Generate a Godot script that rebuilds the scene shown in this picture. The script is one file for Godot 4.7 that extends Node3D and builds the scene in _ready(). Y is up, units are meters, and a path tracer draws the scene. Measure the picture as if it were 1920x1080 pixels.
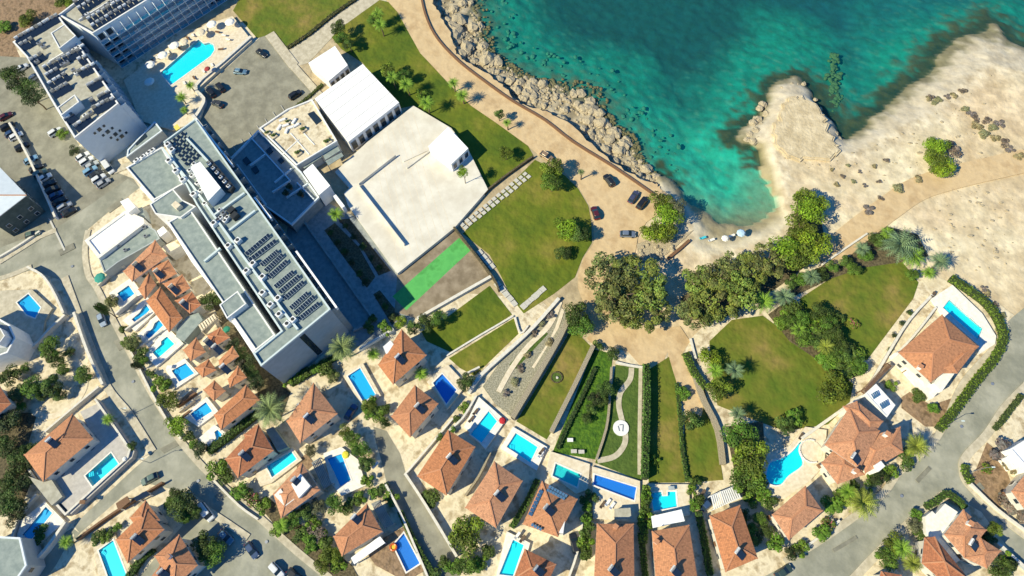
extends Node3D
# An aerial view of a coastal resort: every px,py below is a surveyed spot, turned into metres on the ground by ground_at().
const CAM_H := 165.0
const FOCAL := 1283.0
const SEA := -3.0
const DECK := 0.75
var cam_basis: Basis
var rng := RandomNumberGenerator.new()
var M := {}
var used := {}
var meshes := {}
var sheet_y := 0.02

func _ready() -> void:
	rng.seed = 4711
	# ---- camera, sky, sun, exposure
	var up_c := Vector3(-90, 570, FOCAL).normalized()
	var xw := (Vector3.RIGHT - up_c * up_c.x).normalized()
	var zw := xw.cross(up_c)
	cam_basis = Basis(Vector3(xw.x, up_c.x, zw.x), Vector3(xw.y, up_c.y, zw.y), Vector3(xw.z, up_c.z, zw.z))
	var cam := Camera3D.new()
	cam.name = "camera"
	cam.fov = rad_to_deg(2.0 * atan(540.0 / FOCAL))
	cam.near = 1.0
	cam.far = 4000.0
	cam.transform = Transform3D(cam_basis, Vector3(0, CAM_H, 0))
	add_child(cam)
	cam.current = true
	var sm := ProceduralSkyMaterial.new()
	sm.sky_top_color = Color(0.10, 0.36, 0.63)
	sm.sky_horizon_color = Color(0.46, 0.70, 0.90)
	sm.sky_curve = 0.2
	sm.ground_bottom_color = Color(0.30, 0.28, 0.24)
	sm.ground_horizon_color = Color(0.45, 0.52, 0.58)
	sm.energy_multiplier = 1.0
	var sky := Sky.new()
	sky.sky_material = sm
	var env := Environment.new()
	env.background_mode = Environment.BG_SKY
	env.sky = sky
	env.tonemap_mode = Environment.TONE_MAPPER_LINEAR
	env.tonemap_exposure = 1.28
	env.sdfgi_enabled = true
	env.ssao_enabled = true
	env.ssil_enabled = true
	var we := WorldEnvironment.new()
	we.name = "environment"
	we.environment = env
	add_child(we)
	var sun := DirectionalLight3D.new()
	sun.name = "sun"
	sun.light_energy = 1.6
	sun.light_color = Color(1.0, 0.965, 0.83)
	sun.light_angular_distance = 0.5
	sun.shadow_enabled = true
	var el := deg_to_rad(41.0)
	var az := deg_to_rad(27.5)
	sun.basis = Basis.looking_at(Vector3(cos(az) * cos(el), -sin(el), -sin(az) * cos(el)), Vector3.UP)
	add_child(sun)
	# ---- scene
	make_materials()
	make_terrain()
	make_sheets()
	make_hotel_upper()
	make_hotel_long()
	make_complex()
	make_houses()
	make_pools()
	make_walls()
	make_vegetation()
	make_cars()
	make_shore()
	make_small_things()

# ------------------------------------------------------------------ helpers
func ground_at(px: float, py: float, h := 0.0) -> Vector3:
	var w := cam_basis * Vector3((px - 960.0) / FOCAL, -(py - 540.0) / FOCAL, -1.0)
	return Vector3(0, CAM_H, 0) + w * ((CAM_H - h) / -w.y)

func g2(px: float, py: float, h := 0.0) -> Vector2:
	var p := ground_at(px, py, h)
	return Vector2(p.x, p.z)

func poly(s: String, h := 0.0) -> PackedVector2Array:
	var out := PackedVector2Array()
	for t in s.split(" ", false):
		var a := t.split(",")
		out.append(g2(float(a[0]), float(a[1]), h))
	return out

func ccw(p: PackedVector2Array) -> PackedVector2Array:
	if Geometry2D.is_polygon_clockwise(p):
		var q := p.duplicate()
		q.reverse()
		return q
	return p

func smooth_line(p: PackedVector2Array, closed := false, n := 5) -> PackedVector2Array:
	var out := PackedVector2Array()
	var c := p.size()
	for i in (c if closed else c - 1):
		var a := p[(i - 1 + c) % c] if closed or i > 0 else p[i]
		var b := p[i]
		var d := p[(i + 1) % c]
		var e := p[(i + 2) % c] if closed or i + 2 < c else d
		for k in n:
			out.append(b.cubic_interpolate(d, a, e, float(k) / n))
	if not closed:
		out.append(p[c - 1])
	return out

func lin(r: float, g: float, b: float) -> Color:
	return Color(r, g, b).linear_to_srgb()

func numbered(n: String) -> String:
	if not used.has(n):
		used[n] = 0
		return n
	used[n] += 1
	return "%s_%03d" % [n, used[n]]

func tag(o: Node3D, label: String, category: String, group := "") -> Node3D:
	o.set_meta("label", label)
	o.set_meta("category", category)
	if group != "":
		o.set_meta("group", group)
	return o

func thing(called: String, label: String, category: String, at := Vector3.ZERO, turn := 0.0, group := "") -> Node3D:
	var o := Node3D.new()
	o.name = numbered(called)
	add_child(o)
	o.position = at
	o.rotation.y = turn
	return tag(o, label, category, group)

func put(called: String, mesh: Mesh, m: Material, parent: Node3D, at := Vector3.ZERO, turn := 0.0) -> MeshInstance3D:
	var o := MeshInstance3D.new()
	o.name = numbered(called) if parent == self else called
	o.mesh = mesh
	o.material_override = m
	o.position = at
	o.rotation.y = turn
	parent.add_child(o, true)
	return o

func struct(called: String, mesh: Mesh, m: Material) -> MeshInstance3D:
	var o := put(called, mesh, m, self)
	o.set_meta("kind", "structure")
	return o

func begin() -> SurfaceTool:
	var st := SurfaceTool.new()
	st.begin(Mesh.PRIMITIVE_TRIANGLES)
	st.set_smooth_group(-1)
	return st

func tri(st: SurfaceTool, a: Vector3, b: Vector3, c: Vector3) -> void:
	st.add_vertex(a)
	st.add_vertex(b)
	st.add_vertex(c)

func quad(st: SurfaceTool, a: Vector3, b: Vector3, c: Vector3, d: Vector3) -> void:
	tri(st, a, b, c)
	tri(st, a, c, d)

func done(st: SurfaceTool) -> ArrayMesh:
	st.generate_normals()
	return st.commit()

func box(st: SurfaceTool, c: Vector3, s: Vector3, turn := 0.0, b := Basis()) -> void:
	var bb := b if turn == 0.0 else Basis(Vector3.UP, turn)
	var p := []
	for i in 8:
		p.append(c + bb * Vector3(s.x * (0.5 if i & 1 else -0.5), s.y * (0.5 if i & 2 else -0.5), s.z * (0.5 if i & 4 else -0.5)))
	quad(st, p[1], p[3], p[2], p[0])
	quad(st, p[4], p[6], p[7], p[5])
	quad(st, p[0], p[2], p[6], p[4])
	quad(st, p[5], p[7], p[3], p[1])
	quad(st, p[3], p[7], p[6], p[2])
	quad(st, p[5], p[1], p[0], p[4])

func box_mesh(s: Vector3) -> Mesh:
	var key := "b%.2f,%.2f,%.2f" % [s.x, s.y, s.z]
	if not meshes.has(key):
		var st := begin()
		var v := minf(0.06, minf(s.x, minf(s.y, s.z)) * 0.2)
		box(st, Vector3(0, -v * 0.5, 0), s - Vector3(0, v, 0))
		var a := Vector3(s.x * 0.5, s.y * 0.5 - v, s.z * 0.5)
		var t := Vector3(s.x * 0.5 - v, s.y * 0.5, s.z * 0.5 - v)
		var sg := [Vector2(-1, -1), Vector2(-1, 1), Vector2(1, 1), Vector2(1, -1)]
		for i in 4:
			var p: Vector2 = sg[i]
			var q: Vector2 = sg[(i + 1) % 4]
			quad(st, Vector3(a.x * p.x, a.y, a.z * p.y), Vector3(t.x * p.x, t.y, t.z * p.y), Vector3(t.x * q.x, t.y, t.z * q.y), Vector3(a.x * q.x, a.y, a.z * q.y))
		quad(st, Vector3(-t.x, t.y, -t.z), Vector3(t.x, t.y, -t.z), Vector3(t.x, t.y, t.z), Vector3(-t.x, t.y, t.z))
		meshes[key] = done(st)
	return meshes[key]

func cap(st: SurfaceTool, p: PackedVector2Array, y: float, up := true) -> void:
	var idx := Geometry2D.triangulate_polygon(p)
	for i in range(0, idx.size(), 3):
		var a := p[idx[i]]
		var b := p[idx[i + 1]]
		var c := p[idx[i + 2]]
		var cw := (b - a).cross(c - a) > 0.0
		if cw != up:
			var t := b
			b = c
			c = t
		tri(st, Vector3(a.x, y, a.y), Vector3(b.x, y, b.y), Vector3(c.x, y, c.y))

func sides(st: SurfaceTool, p0: PackedVector2Array, y0: float, y1: float, inward := false) -> void:
	var p := p0.duplicate()
	if Geometry2D.is_polygon_clockwise(p) != inward:
		p.reverse()
	for i in p.size():
		var a := p[i]
		var b := p[(i + 1) % p.size()]
		quad(st, Vector3(a.x, y0, a.y), Vector3(b.x, y0, b.y), Vector3(b.x, y1, b.y), Vector3(a.x, y1, a.y))

func prism(st: SurfaceTool, p: PackedVector2Array, y0: float, y1: float) -> void:
	cap(st, p, y1)
	sides(st, p, y0, y1)

func grow(p: PackedVector2Array, d: float) -> PackedVector2Array:
	var r := Geometry2D.offset_polygon(ccw(p), d, Geometry2D.JOIN_MITER)
	return r[0] if r.size() else p

func ribbon(line: PackedVector2Array, w: float, closed := false) -> PackedVector2Array:
	var l := PackedVector2Array()
	var r := PackedVector2Array()
	var n := line.size()
	for i in n:
		var d0 := (line[i] - line[i - 1]).normalized() if i > 0 else (line[1] - line[0]).normalized()
		var d1 := (line[i + 1] - line[i]).normalized() if i + 1 < n else d0
		var t := (d0 + d1).normalized()
		var nn := Vector2(-t.y, t.x) * (w * 0.5 / maxf(0.5, t.dot(d0)))
		l.append(line[i] + nn)
		r.append(line[i] - nn)
	r.reverse()
	l.append_array(r)
	return l

# a flat polygon with holes, cut into pieces that have none
func pieces(outer: PackedVector2Array, hole: PackedVector2Array) -> Array:
	var mid := Vector2.ZERO
	for v in hole:
		mid += v / hole.size()
	var d := (hole[1] - hole[0]).normalized()
	var n := Vector2(-d.y, d.x)
	var out := []
	for s in [1.0, -1.0]:
		var half := PackedVector2Array([mid - d * 500, mid + d * 500, mid + d * 500 + n * 500 * s, mid - d * 500 + n * 500 * s])
		for part in Geometry2D.intersect_polygons(outer, half):
			out.append_array(Geometry2D.clip_polygons(part, hole))
	return out

func sheet(called: String, s: String, m: Material, smooth := false, h := 0.0) -> MeshInstance3D:
	sheet_y += 0.003
	var p := poly(s, h)
	if smooth:
		p = smooth_line(p, true, 4)
	var st := begin()
	cap(st, p, h + sheet_y)
	sides(st, p, h - 0.1, h + sheet_y)
	return struct(called, done(st), m)

func strip(called: String, s: String, w: float, m: Material, smooth := true, rise := 0.0) -> MeshInstance3D:
	sheet_y += 0.003
	var p := poly(s)
	if smooth and p.size() > 2:
		p = smooth_line(p)
	var st := begin()
	prism(st, ribbon(p, w), -0.1, sheet_y + rise)
	return struct(called, done(st), m)

func rod(st: SurfaceTool, a: Vector3, b: Vector3, ra: float, rb: float, n := 6) -> void:
	var d := (b - a).normalized()
	var u := d.cross(Vector3(0.3, 0.1, 0.95)).normalized()
	var v := d.cross(u)
	for i in n:
		var t0 := TAU * i / n
		var t1 := TAU * (i + 1) / n
		var e0 := u * cos(t0) + v * sin(t0)
		var e1 := u * cos(t1) + v * sin(t1)
		quad(st, a + e0 * ra, b + e0 * rb, b + e1 * rb, a + e1 * ra)
		tri(st, b + e0 * rb, b, b + e1 * rb)

func dome(st: SurfaceTool, c: Vector3, r: float, rise: float, n := 10, rings := 3) -> void:
	for j in rings:
		var q0 := float(j) / rings
		var q1 := float(j + 1) / rings
		for i in n:
			var a0 := TAU * i / n
			var a1 := TAU * (i + 1) / n
			var f := func(q: float, a: float) -> Vector3: return c + Vector3(cos(a) * r * sin(q * PI / 2), rise * cos(q * PI / 2), sin(a) * r * sin(q * PI / 2))
			quad(st, f.call(q0, a0), f.call(q0, a1), f.call(q1, a1), f.call(q1, a0))

# ------------------------------------------------------------------ materials
func flat(c: Color, rough := 0.8, metal := 0.0) -> StandardMaterial3D:
	var m := StandardMaterial3D.new()
	m.albedo_color = c
	m.roughness = rough
	m.metallic = metal
	return m

func noisy(c0: Color, c1: Color, freq: float, metres: float, rough := 0.9, bump := 0.0, c2 := Color(0, 0, 0, 0), px := 512) -> StandardMaterial3D:
	var m := StandardMaterial3D.new()
	var n := FastNoiseLite.new()
	n.seed = rng.randi() % 10000
	n.noise_type = FastNoiseLite.TYPE_SIMPLEX_SMOOTH
	n.frequency = freq
	n.fractal_octaves = 6
	n.fractal_gain = 0.62
	var g := Gradient.new()
	g.offsets = PackedFloat32Array([0.2, 0.8]) if c2.a == 0.0 else PackedFloat32Array([0.15, 0.5, 0.85])
	g.colors = PackedColorArray([c0, c1]) if c2.a == 0.0 else PackedColorArray([c0, c1, c2])
	var t := NoiseTexture2D.new()
	t.width = px
	t.height = px
	t.seamless = true
	t.noise = n
	t.color_ramp = g
	m.albedo_texture = t
	m.roughness = rough
	m.uv1_triplanar = true
	m.uv1_world_triplanar = true
	m.uv1_scale = Vector3.ONE / metres
	if bump > 0.0:
		m.normal_enabled = true
		m.normal_scale = bump
		m.normal_texture = bump_tex()
	return m

func bump_tex() -> NoiseTexture2D:
	if not meshes.has("bump"):
		var n := FastNoiseLite.new()
		n.seed = 77
		n.frequency = 0.05
		n.fractal_octaves = 5
		var t := NoiseTexture2D.new()
		t.width = 512
		t.height = 512
		t.seamless = true
		t.as_normal_map = true
		t.bump_strength = 6.0
		t.noise = n
		meshes["bump"] = t
	return meshes["bump"]

func tile_mat(c: Color, seed_: int) -> StandardMaterial3D:
	# rows of clay tiles: each texel block is one tile with a tone of its own
	var r := RandomNumberGenerator.new()
	r.seed = seed_
	var im := Image.create(256, 256, false, Image.FORMAT_RGB8)
	var hm := Image.create(256, 256, false, Image.FORMAT_RGB8)
	for ty in 16:
		for tx in 32:
			var k := r.randf_range(0.90, 1.06)
			if r.randf() < 0.06:
				k *= 0.86
			for y in 16:
				for x in 8:
					var lip := 0.86 if y < 2 else 1.0
					var round_ := sin(PI * (x + 0.5) / 8.0)
					var kk := k * lip
					im.set_pixel(tx * 8 + x, ty * 16 + y, Color(c.r * kk, c.g * kk, c.b * kk))
					var hh := round_ * 0.7 + 0.3 * y / 16.0
					hm.set_pixel(tx * 8 + x, ty * 16 + y, Color(hh, hh, hh))
	hm.bump_map_to_normal_map(3.0)
	var m := StandardMaterial3D.new()
	m.albedo_texture = ImageTexture.create_from_image(im)
	m.normal_enabled = true
	m.normal_texture = ImageTexture.create_from_image(hm)
	m.normal_scale = 0.35
	m.roughness = 0.85
	m.uv1_scale = Vector3(1.0 / 8.0, 1.0 / 6.0, 1)
	return m

func leafy(c: Color, seed_: int) -> StandardMaterial3D:
	var m := StandardMaterial3D.new()
	m.albedo_color = Color(1, 1, 1)
	m.vertex_color_use_as_albedo = true
	m.roughness = 0.75
	m.cull_mode = BaseMaterial3D.CULL_DISABLED
	m.backlight_enabled = true
	m.backlight = c * 0.5
	return m

func make_materials() -> void:
	M.terrain = noisy(Color(0.84, 0.83, 0.81), Color(1, 1, 1), 0.012, 70, 0.95, 0.2, Color(0, 0, 0, 0), 1024)
	M.terrain.vertex_color_use_as_albedo = true
	M.asphalt = noisy(lin(0.235, 0.235, 0.185), lin(0.37, 0.36, 0.29), 0.006, 60, 0.9, 0.1, Color(0, 0, 0, 0), 1024)
	M.lot = noisy(lin(0.20, 0.19, 0.145), lin(0.30, 0.285, 0.22), 0.008, 50, 0.9, 0.1, Color(0, 0, 0, 0), 1024)
	M.asphalt_dark = noisy(lin(0.17, 0.165, 0.13), lin(0.25, 0.24, 0.19), 0.02, 20, 0.9)
	M.pavement = noisy(lin(0.42, 0.37, 0.27), lin(0.58, 0.52, 0.40), 0.02, 20)
	M.cream = noisy(lin(0.36, 0.28, 0.17), lin(0.72, 0.63, 0.46), 0.012, 30, 0.9, 0.15, lin(0.54, 0.45, 0.30))
	M.deck = noisy(lin(0.62, 0.52, 0.37), lin(0.76, 0.67, 0.52), 0.02, 14, 0.8)
	M.deck_white = noisy(lin(0.72, 0.68, 0.60), lin(0.84, 0.80, 0.74), 0.02, 14, 0.7)
	M.deck_lilac = noisy(lin(0.42, 0.39, 0.355), lin(0.52, 0.485, 0.44), 0.02, 14, 0.8)
	M.platform = noisy(lin(0.60, 0.55, 0.46), lin(0.73, 0.69, 0.60), 0.01, 40, 0.85)
	M.sand = noisy(lin(0.45, 0.31, 0.165), lin(0.60, 0.445, 0.255), 0.006, 70, 0.95, 0.12, lin(0.51, 0.365, 0.20), 1024)
	M.headland = noisy(lin(0.46, 0.37, 0.23), lin(0.66, 0.55, 0.37), 0.012, 30, 0.95, 0.3)
	M.dirt = noisy(lin(0.13, 0.085, 0.045), lin(0.30, 0.20, 0.12), 0.012, 40, 0.95, 0.4, lin(0.22, 0.14, 0.08), 1024)
	M.soil = noisy(lin(0.05, 0.04, 0.02), lin(0.16, 0.13, 0.07), 0.03, 12, 0.95, 0.5)
	M.gravel = noisy(lin(0.20, 0.19, 0.13), lin(0.40, 0.37, 0.28), 0.04, 12, 0.95, 0.5)
	M.lawn = noisy(lin(0.065, 0.11, 0.003), lin(0.115, 0.145, 0.006), 0.004, 90, 0.95, 0.3, lin(0.19, 0.175, 0.025), 1024)
	M.lawn_dry = noisy(lin(0.07, 0.125, 0.005), lin(0.125, 0.145, 0.012), 0.004, 90, 0.95, 0.3, lin(0.25, 0.185, 0.05), 1024)
	M.lawn_green = noisy(lin(0.05, 0.095, 0.012), lin(0.085, 0.135, 0.02), 0.02, 30, 0.95, 0.5)
	M.lawn_lush = noisy(lin(0.03, 0.09, 0.004), lin(0.09, 0.18, 0.008), 0.03, 25, 0.95, 0.7)
	M.court = noisy(lin(0.06, 0.29, 0.06), lin(0.10, 0.43, 0.10), 0.01, 30, 0.85, 0.0, lin(0.08, 0.37, 0.085))
	M.court_soil = noisy(lin(0.20, 0.155, 0.10), lin(0.34, 0.275, 0.195), 0.012, 30, 0.95)
	M.white = noisy(lin(0.72, 0.71, 0.69), lin(0.84, 0.83, 0.81), 0.02, 15, 0.6)
	M.white_roof = noisy(lin(0.86, 0.86, 0.86), lin(0.93, 0.93, 0.93), 0.01, 30, 0.5)
	M.wall = noisy(lin(0.60, 0.56, 0.48), lin(0.72, 0.68, 0.60), 0.02, 12, 0.85)
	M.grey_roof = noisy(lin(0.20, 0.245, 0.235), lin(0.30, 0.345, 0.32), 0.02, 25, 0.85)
	M.beige_roof = noisy(lin(0.34, 0.32, 0.25), lin(0.46, 0.44, 0.36), 0.02, 20, 0.85)
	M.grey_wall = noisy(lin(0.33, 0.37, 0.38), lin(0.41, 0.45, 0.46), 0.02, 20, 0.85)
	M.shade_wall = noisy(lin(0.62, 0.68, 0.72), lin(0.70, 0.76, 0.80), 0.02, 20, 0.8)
	M.shade_dark_wall = noisy(lin(0.04, 0.06, 0.06), lin(0.09, 0.12, 0.11), 0.02, 18, 0.85)  # shade and greenery on the left house put into one dark wall colour
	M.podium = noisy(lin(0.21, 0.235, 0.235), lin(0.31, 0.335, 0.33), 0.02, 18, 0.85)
	M.stone = noisy(lin(0.22, 0.18, 0.12), lin(0.46, 0.40, 0.29), 0.06, 8, 0.95, 0.8)
	M.rock = noisy(lin(0.24, 0.19, 0.12), lin(0.62, 0.53, 0.37), 0.05, 9, 0.95, 1.0)
	M.weed_rock = noisy(lin(0.07, 0.075, 0.03), lin(0.22, 0.19, 0.10), 0.06, 8, 0.9, 0.8)
	M.slab = noisy(lin(0.44, 0.42, 0.37), lin(0.60, 0.57, 0.50), 0.05, 9, 0.9)
	M.wood = noisy(lin(0.13, 0.065, 0.03), lin(0.24, 0.13, 0.07), 0.05, 6, 0.8)
	M.bark = noisy(lin(0.09, 0.06, 0.035), lin(0.20, 0.14, 0.09), 0.08, 4, 0.95)
	M.tiles = [tile_mat(lin(0.48, 0.195, 0.085), 1), tile_mat(lin(0.50, 0.225, 0.11), 2), tile_mat(lin(0.40, 0.15, 0.07), 3), tile_mat(lin(0.52, 0.255, 0.14), 4), tile_mat(lin(0.45, 0.20, 0.10), 5)]
	M.ridge = noisy(lin(0.42, 0.18, 0.09), lin(0.54, 0.26, 0.14), 0.06, 5, 0.85)
	M.glass = flat(lin(0.02, 0.035, 0.05), 0.08)
	M.blue_glass = flat(lin(0.03, 0.16, 0.26), 0.1)
	M.frame = flat(lin(0.55, 0.53, 0.5), 0.6)
	M.shutter = flat(lin(0.12, 0.08, 0.05), 0.7)
	M.panel = flat(lin(0.018, 0.03, 0.055), 0.12)
	M.cell = flat(lin(0.03, 0.06, 0.13), 0.15)
	M.cell2 = flat(lin(0.06, 0.14, 0.26), 0.2)
	M.tank = flat(lin(0.80, 0.80, 0.79), 0.35)
	M.metal = flat(lin(0.42, 0.43, 0.44), 0.4, 0.6)
	M.pale_metal = flat(lin(0.58, 0.66, 0.66), 0.5)
	M.dark = flat(lin(0.025, 0.028, 0.03), 0.6)
	M.tyre = flat(lin(0.015, 0.015, 0.015), 0.9)
	M.lamp_glass = flat(lin(0.7, 0.7, 0.66), 0.1)
	M.tail_glass = flat(lin(0.35, 0.01, 0.01), 0.15)
	M.cloth = flat(lin(0.80, 0.78, 0.72), 0.9)
	M.paint_line = flat(lin(0.55, 0.53, 0.48), 0.8)
	M.pool_floor = []
	for c in [lin(0.0, 0.82, 0.97), lin(0.0, 0.46, 0.90), lin(0.005, 0.17, 0.72), lin(0.01, 0.60, 0.62)]:
		M.pool_floor.append(noisy(c * 0.92, c, 0.05, 5, 0.5))
	M.pool_wall = flat(lin(0.03, 0.35, 0.62), 0.4)
	var w := flat(Color(0.35, 0.85, 0.95, 0.06), 0.03)
	w.transparency = BaseMaterial3D.TRANSPARENCY_ALPHA
	w.normal_enabled = true
	w.normal_texture = bump_tex()
	w.normal_scale = 0.15
	w.uv1_triplanar = true
	w.uv1_world_triplanar = true
	w.uv1_scale = Vector3.ONE / 4.0
	M.pool_water = w
	var sw := flat(Color(lin(0.0, 0.10, 0.10), 0.22), 0.14)
	sw.transparency = BaseMaterial3D.TRANSPARENCY_ALPHA
	sw.normal_enabled = true
	sw.normal_texture = bump_tex()
	sw.metallic_specular = 0.25
	sw.normal_scale = 0.12
	sw.uv1_triplanar = true
	sw.uv1_world_triplanar = true
	sw.uv1_scale = Vector3.ONE / 16.0
	M.sea = sw
	M.balustrade = flat(Color(0.25, 0.58, 0.74, 0.6), 0.08)
	M.balustrade.transparency = BaseMaterial3D.TRANSPARENCY_ALPHA
	M.leaf = leafy(lin(0.10, 0.16, 0.02), 1)
	M.hedge_core = flat(lin(0.03, 0.05, 0.012), 0.95)

# ------------------------------------------------------------------ terrain, shore and water
const SHORE := "800,-330 872,-60 890,0 905,32 910,75 912,95 930,110 952,128 985,142 1010,150 1067,163 1112,175 1128,207 1134,232 1160,245 1180,255 1195,290 1222,318 1258,345 1294,376 1314,392 1324,410 1338,422 1372,427 1405,417 1432,402 1446,385 1444,350 1434,320 1424,290 1404,276 1384,262 1400,240 1416,215 1424,195 1450,168 1470,152 1495,147 1512,158 1530,176 1540,200 1555,222 1572,246 1590,260 1606,248 1632,228 1655,210 1672,190 1690,170 1712,154 1735,140 1752,122 1765,105 1778,92 1795,78 1820,64 1845,46 1866,48 1876,66 1905,84 1940,92 2010,100 2120,105 2400,60 2500,-330"
const PLATEAU := "700,-330 790,-60 810,0 827,32 850,75 856,100 876,117 917,140 945,162 970,190 1017,207 1057,225 1100,262 1145,302 1197,332 1226,344 1240,355 1262,372 1285,392 1296,412 1300,432 1300,470 1340,478 1400,460 1450,440 1478,425 1484,400 1466,380 1464,345 1462,310 1450,290 1448,262 1452,240 1462,215 1466,195 1480,182 1500,180 1520,188 1535,205 1545,225 1556,250 1572,285 1600,288 1640,262 1690,235 1740,215 1790,170 1820,140 1860,120 1920,135 2020,150 2400,120 2600,-100 2600,1500 -700,1500 -700,-330"

func signed(p: Vector2, pl: PackedVector2Array, from: int, to: int) -> float:
	var best := 1e9
	for i in range(from, to):
		var a := pl[i]
		var ab := pl[i + 1] - a
		var t := clampf((p - a).dot(ab) / ab.length_squared(), 0, 1)
		best = minf(best, p.distance_squared_to(a + ab * t))
	return sqrt(best)

func make_terrain() -> void:
	var shore := smooth_line(poly(SHORE, SEA), false, 2)
	var plat := poly(PLATEAU)
	var seap := shore.duplicate()
	var n1 := FastNoiseLite.new()
	n1.seed = 5
	n1.frequency = 0.06
	n1.fractal_octaves = 4
	var n2 := FastNoiseLite.new()
	n2.seed = 9
	n2.frequency = 0.25
	n2.fractal_octaves = 3
	var n3 := FastNoiseLite.new()
	n3.seed = 21
	n3.frequency = 0.018
	n3.fractal_octaves = 3
	var xs := []
	var zs := []
	var x := -360.0
	while x < 360.0:
		xs.append(x)
		x += 1.0 if x > -40.0 and x < 180.0 else 12.0
	var z := -330.0
	while z < 130.0:
		zs.append(z)
		z += 1.0 if z > -205.0 and z < -75.0 else 10.0
	var plat_edge := plat.size() - 6
	var cove := g2(1240, 360)
	var beach := g2(1400, 430)
	var head := g2(1500, 230)
	var weed := poly("1440,260 1452,200 1512,162 1560,230 1592,262 1660,215 1735,142 1790,82 1850,40 1880,70 1960,95", SEA)
	var st := SurfaceTool.new()
	st.begin(Mesh.PRIMITIVE_TRIANGLES)
	for zi in zs.size():
		for xi in xs.size():
			var p := Vector2(xs[xi], zs[zi])
			var q := p + Vector2(n1.get_noise_2d(p.x, p.y), n1.get_noise_2d(p.y + 300, p.x)) * 3.0
			var a := n1.get_noise_2d(p.x, p.y)
			var b := n2.get_noise_2d(p.x, p.y)
			var c := n3.get_noise_2d(p.x, p.y)
			var h := 0.0
			var col := Color(0.52, 0.42, 0.27)
			var right := p.x > cove.x or p.y < -205.0 and p.x > 40.0
			if p.y < -40.0 and p.x > -80.0:
				var in_sea := Geometry2D.is_point_in_polygon(q, seap)
				if in_sea:
					var d := signed(q, shore, 0, shore.size() - 1)
					h = SEA - 0.25 - minf(d * 0.16, 5.0) + b * minf(0.55, d * 0.1)
					var deep := clampf(d / 42.0 + c * 0.45 - 0.05, 0, 1)
					var near := clampf(1.0 - d / 9.0, 0, 1)
					var turq := Color(0.002, 0.37, 0.27).lerp(Color(0.03, 0.72, 0.50), clampf(1.15 - p.distance_to(beach + Vector2(-8, -14)) / 36.0, 0, 1))
					col = turq.lerp(Color(0.0, 0.105, 0.115).lerp(Color(0.0, 0.12, 0.18), clampf((p.x - 60.0) / 60.0, 0, 1)), smoothstep(0.1, 0.75, deep))
					var mott := clampf(b * 1.1 + a * 0.5 + 0.08, 0, 1) * clampf(d / 4.0, 0, 1)
					col = col.lerp(Color(0.004, 0.105, 0.085), mott * (0.42 if p.distance_to(beach) > 34.0 else 0.3))
					var speck := clampf(n2.get_noise_2d(p.x * 2.1 + 90, p.y * 2.1) * 2.2 - 0.45, 0, 1) * clampf(1.2 - d / 26.0, 0, 1)
					col = col.lerp(Color(0.10, 0.38, 0.27), speck)
					var wd := signed(q, weed, 0, weed.size() - 1)
					col = col.lerp(Color(0.055, 0.085, 0.03).lerp(Color(0.13, 0.13, 0.05), clampf(b + 0.4, 0, 1)), clampf(1.5 - wd / 6.5 + b * 0.9, 0, 1) * (1.0 if p.distance_to(beach) > 26.0 else 0.25))
					if right and p.distance_to(beach) > 22.0:
						col = col.lerp(Color(0.022, 0.045, 0.016).lerp(Color(0.085, 0.10, 0.03), clampf(b * 1.3 + 0.35, 0, 1)), clampf(1.75 - d / 3.4 + b * 1.3 + a * 0.8, 0, 1))
					if not right:
						col = col.lerp(Color(0.16, 0.17, 0.08), near * clampf(0.55 + b * 1.5, 0, 1))
					var sandy := clampf(1.2 - p.distance_to(beach) / 22.0, 0, 1) * clampf(1.15 - d / 9.0, 0, 1)
					col = col.lerp(Color(0.36, 0.33, 0.18), sandy * 0.85)
				else:
					var on_land := Geometry2D.is_point_in_polygon(p, plat)
					if not on_land:
						var ds := signed(q, shore, 0, shore.size() - 1)
						var dl := signed(p, plat, 0, plat_edge)
						var t := ds / maxf(0.01, ds + dl)
						if p.x < cove.x:
							h = lerpf(SEA - 0.2, -2.5, minf(t * 1.3, 1.0)) + b * 0.35
							col = Color(0.30, 0.25, 0.16).lerp(Color(0.56, 0.48, 0.34), clampf(b * 1.6 + 0.4, 0, 1)).lerp(Color(0.10, 0.10, 0.05), clampf(1.0 - t * 4.0, 0, 1))
						else:
							h = lerpf(SEA - 0.15, 0.0, pow(t, 0.6)) + b * 0.4 * minf(1, 4 * t * (1 - t))
							col = Color(0.24, 0.22, 0.13).lerp(Color(0.66, 0.58, 0.44), smoothstep(0.05, 0.5, t + b * 0.3))
							if p.distance_to(beach) < 30.0:
								col = Color(0.40, 0.34, 0.20).lerp(Color(0.74, 0.66, 0.50), smoothstep(0.3, 0.9, t))
					elif p.x > 20.0:
						var dl2 := minf(signed(p, plat, 0, plat_edge), 30.0)
						h = -0.08 + b * 0.10 * clampf(dl2 / 6.0, 0, 1)
						col = Color(0.66, 0.52, 0.33).lerp(Color(0.80, 0.70, 0.50), clampf(0.5 + a * 0.6 + c * 0.9, 0, 1))
						col = col.lerp(Color(0.42, 0.31, 0.17), clampf(b * 1.1 - 0.60 + a * 0.9 - clampf((p.x - 95.0) / 60.0, 0, 0.3), 0, 1) * 0.7)
						col = col.lerp(Color(0.72, 0.56, 0.37), clampf(n3.get_noise_2d(p.x * 0.6, p.y * 2.2) * 2.0, 0, 0.6))
						if dl2 < 7.0:
							col = col.lerp(Color(0.52, 0.43, 0.30).lerp(Color(0.86, 0.76, 0.58), clampf(b * 2 + 0.5, 0, 1)), (1.0 - dl2 / 7.0) * 0.8)
			else:
				h = 0.0
				if p.y < -215.0 and p.x > 20.0:
					h = -8.0
					col = Color(0.0, 0.12, 0.16)
			st.set_color(col)
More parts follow.
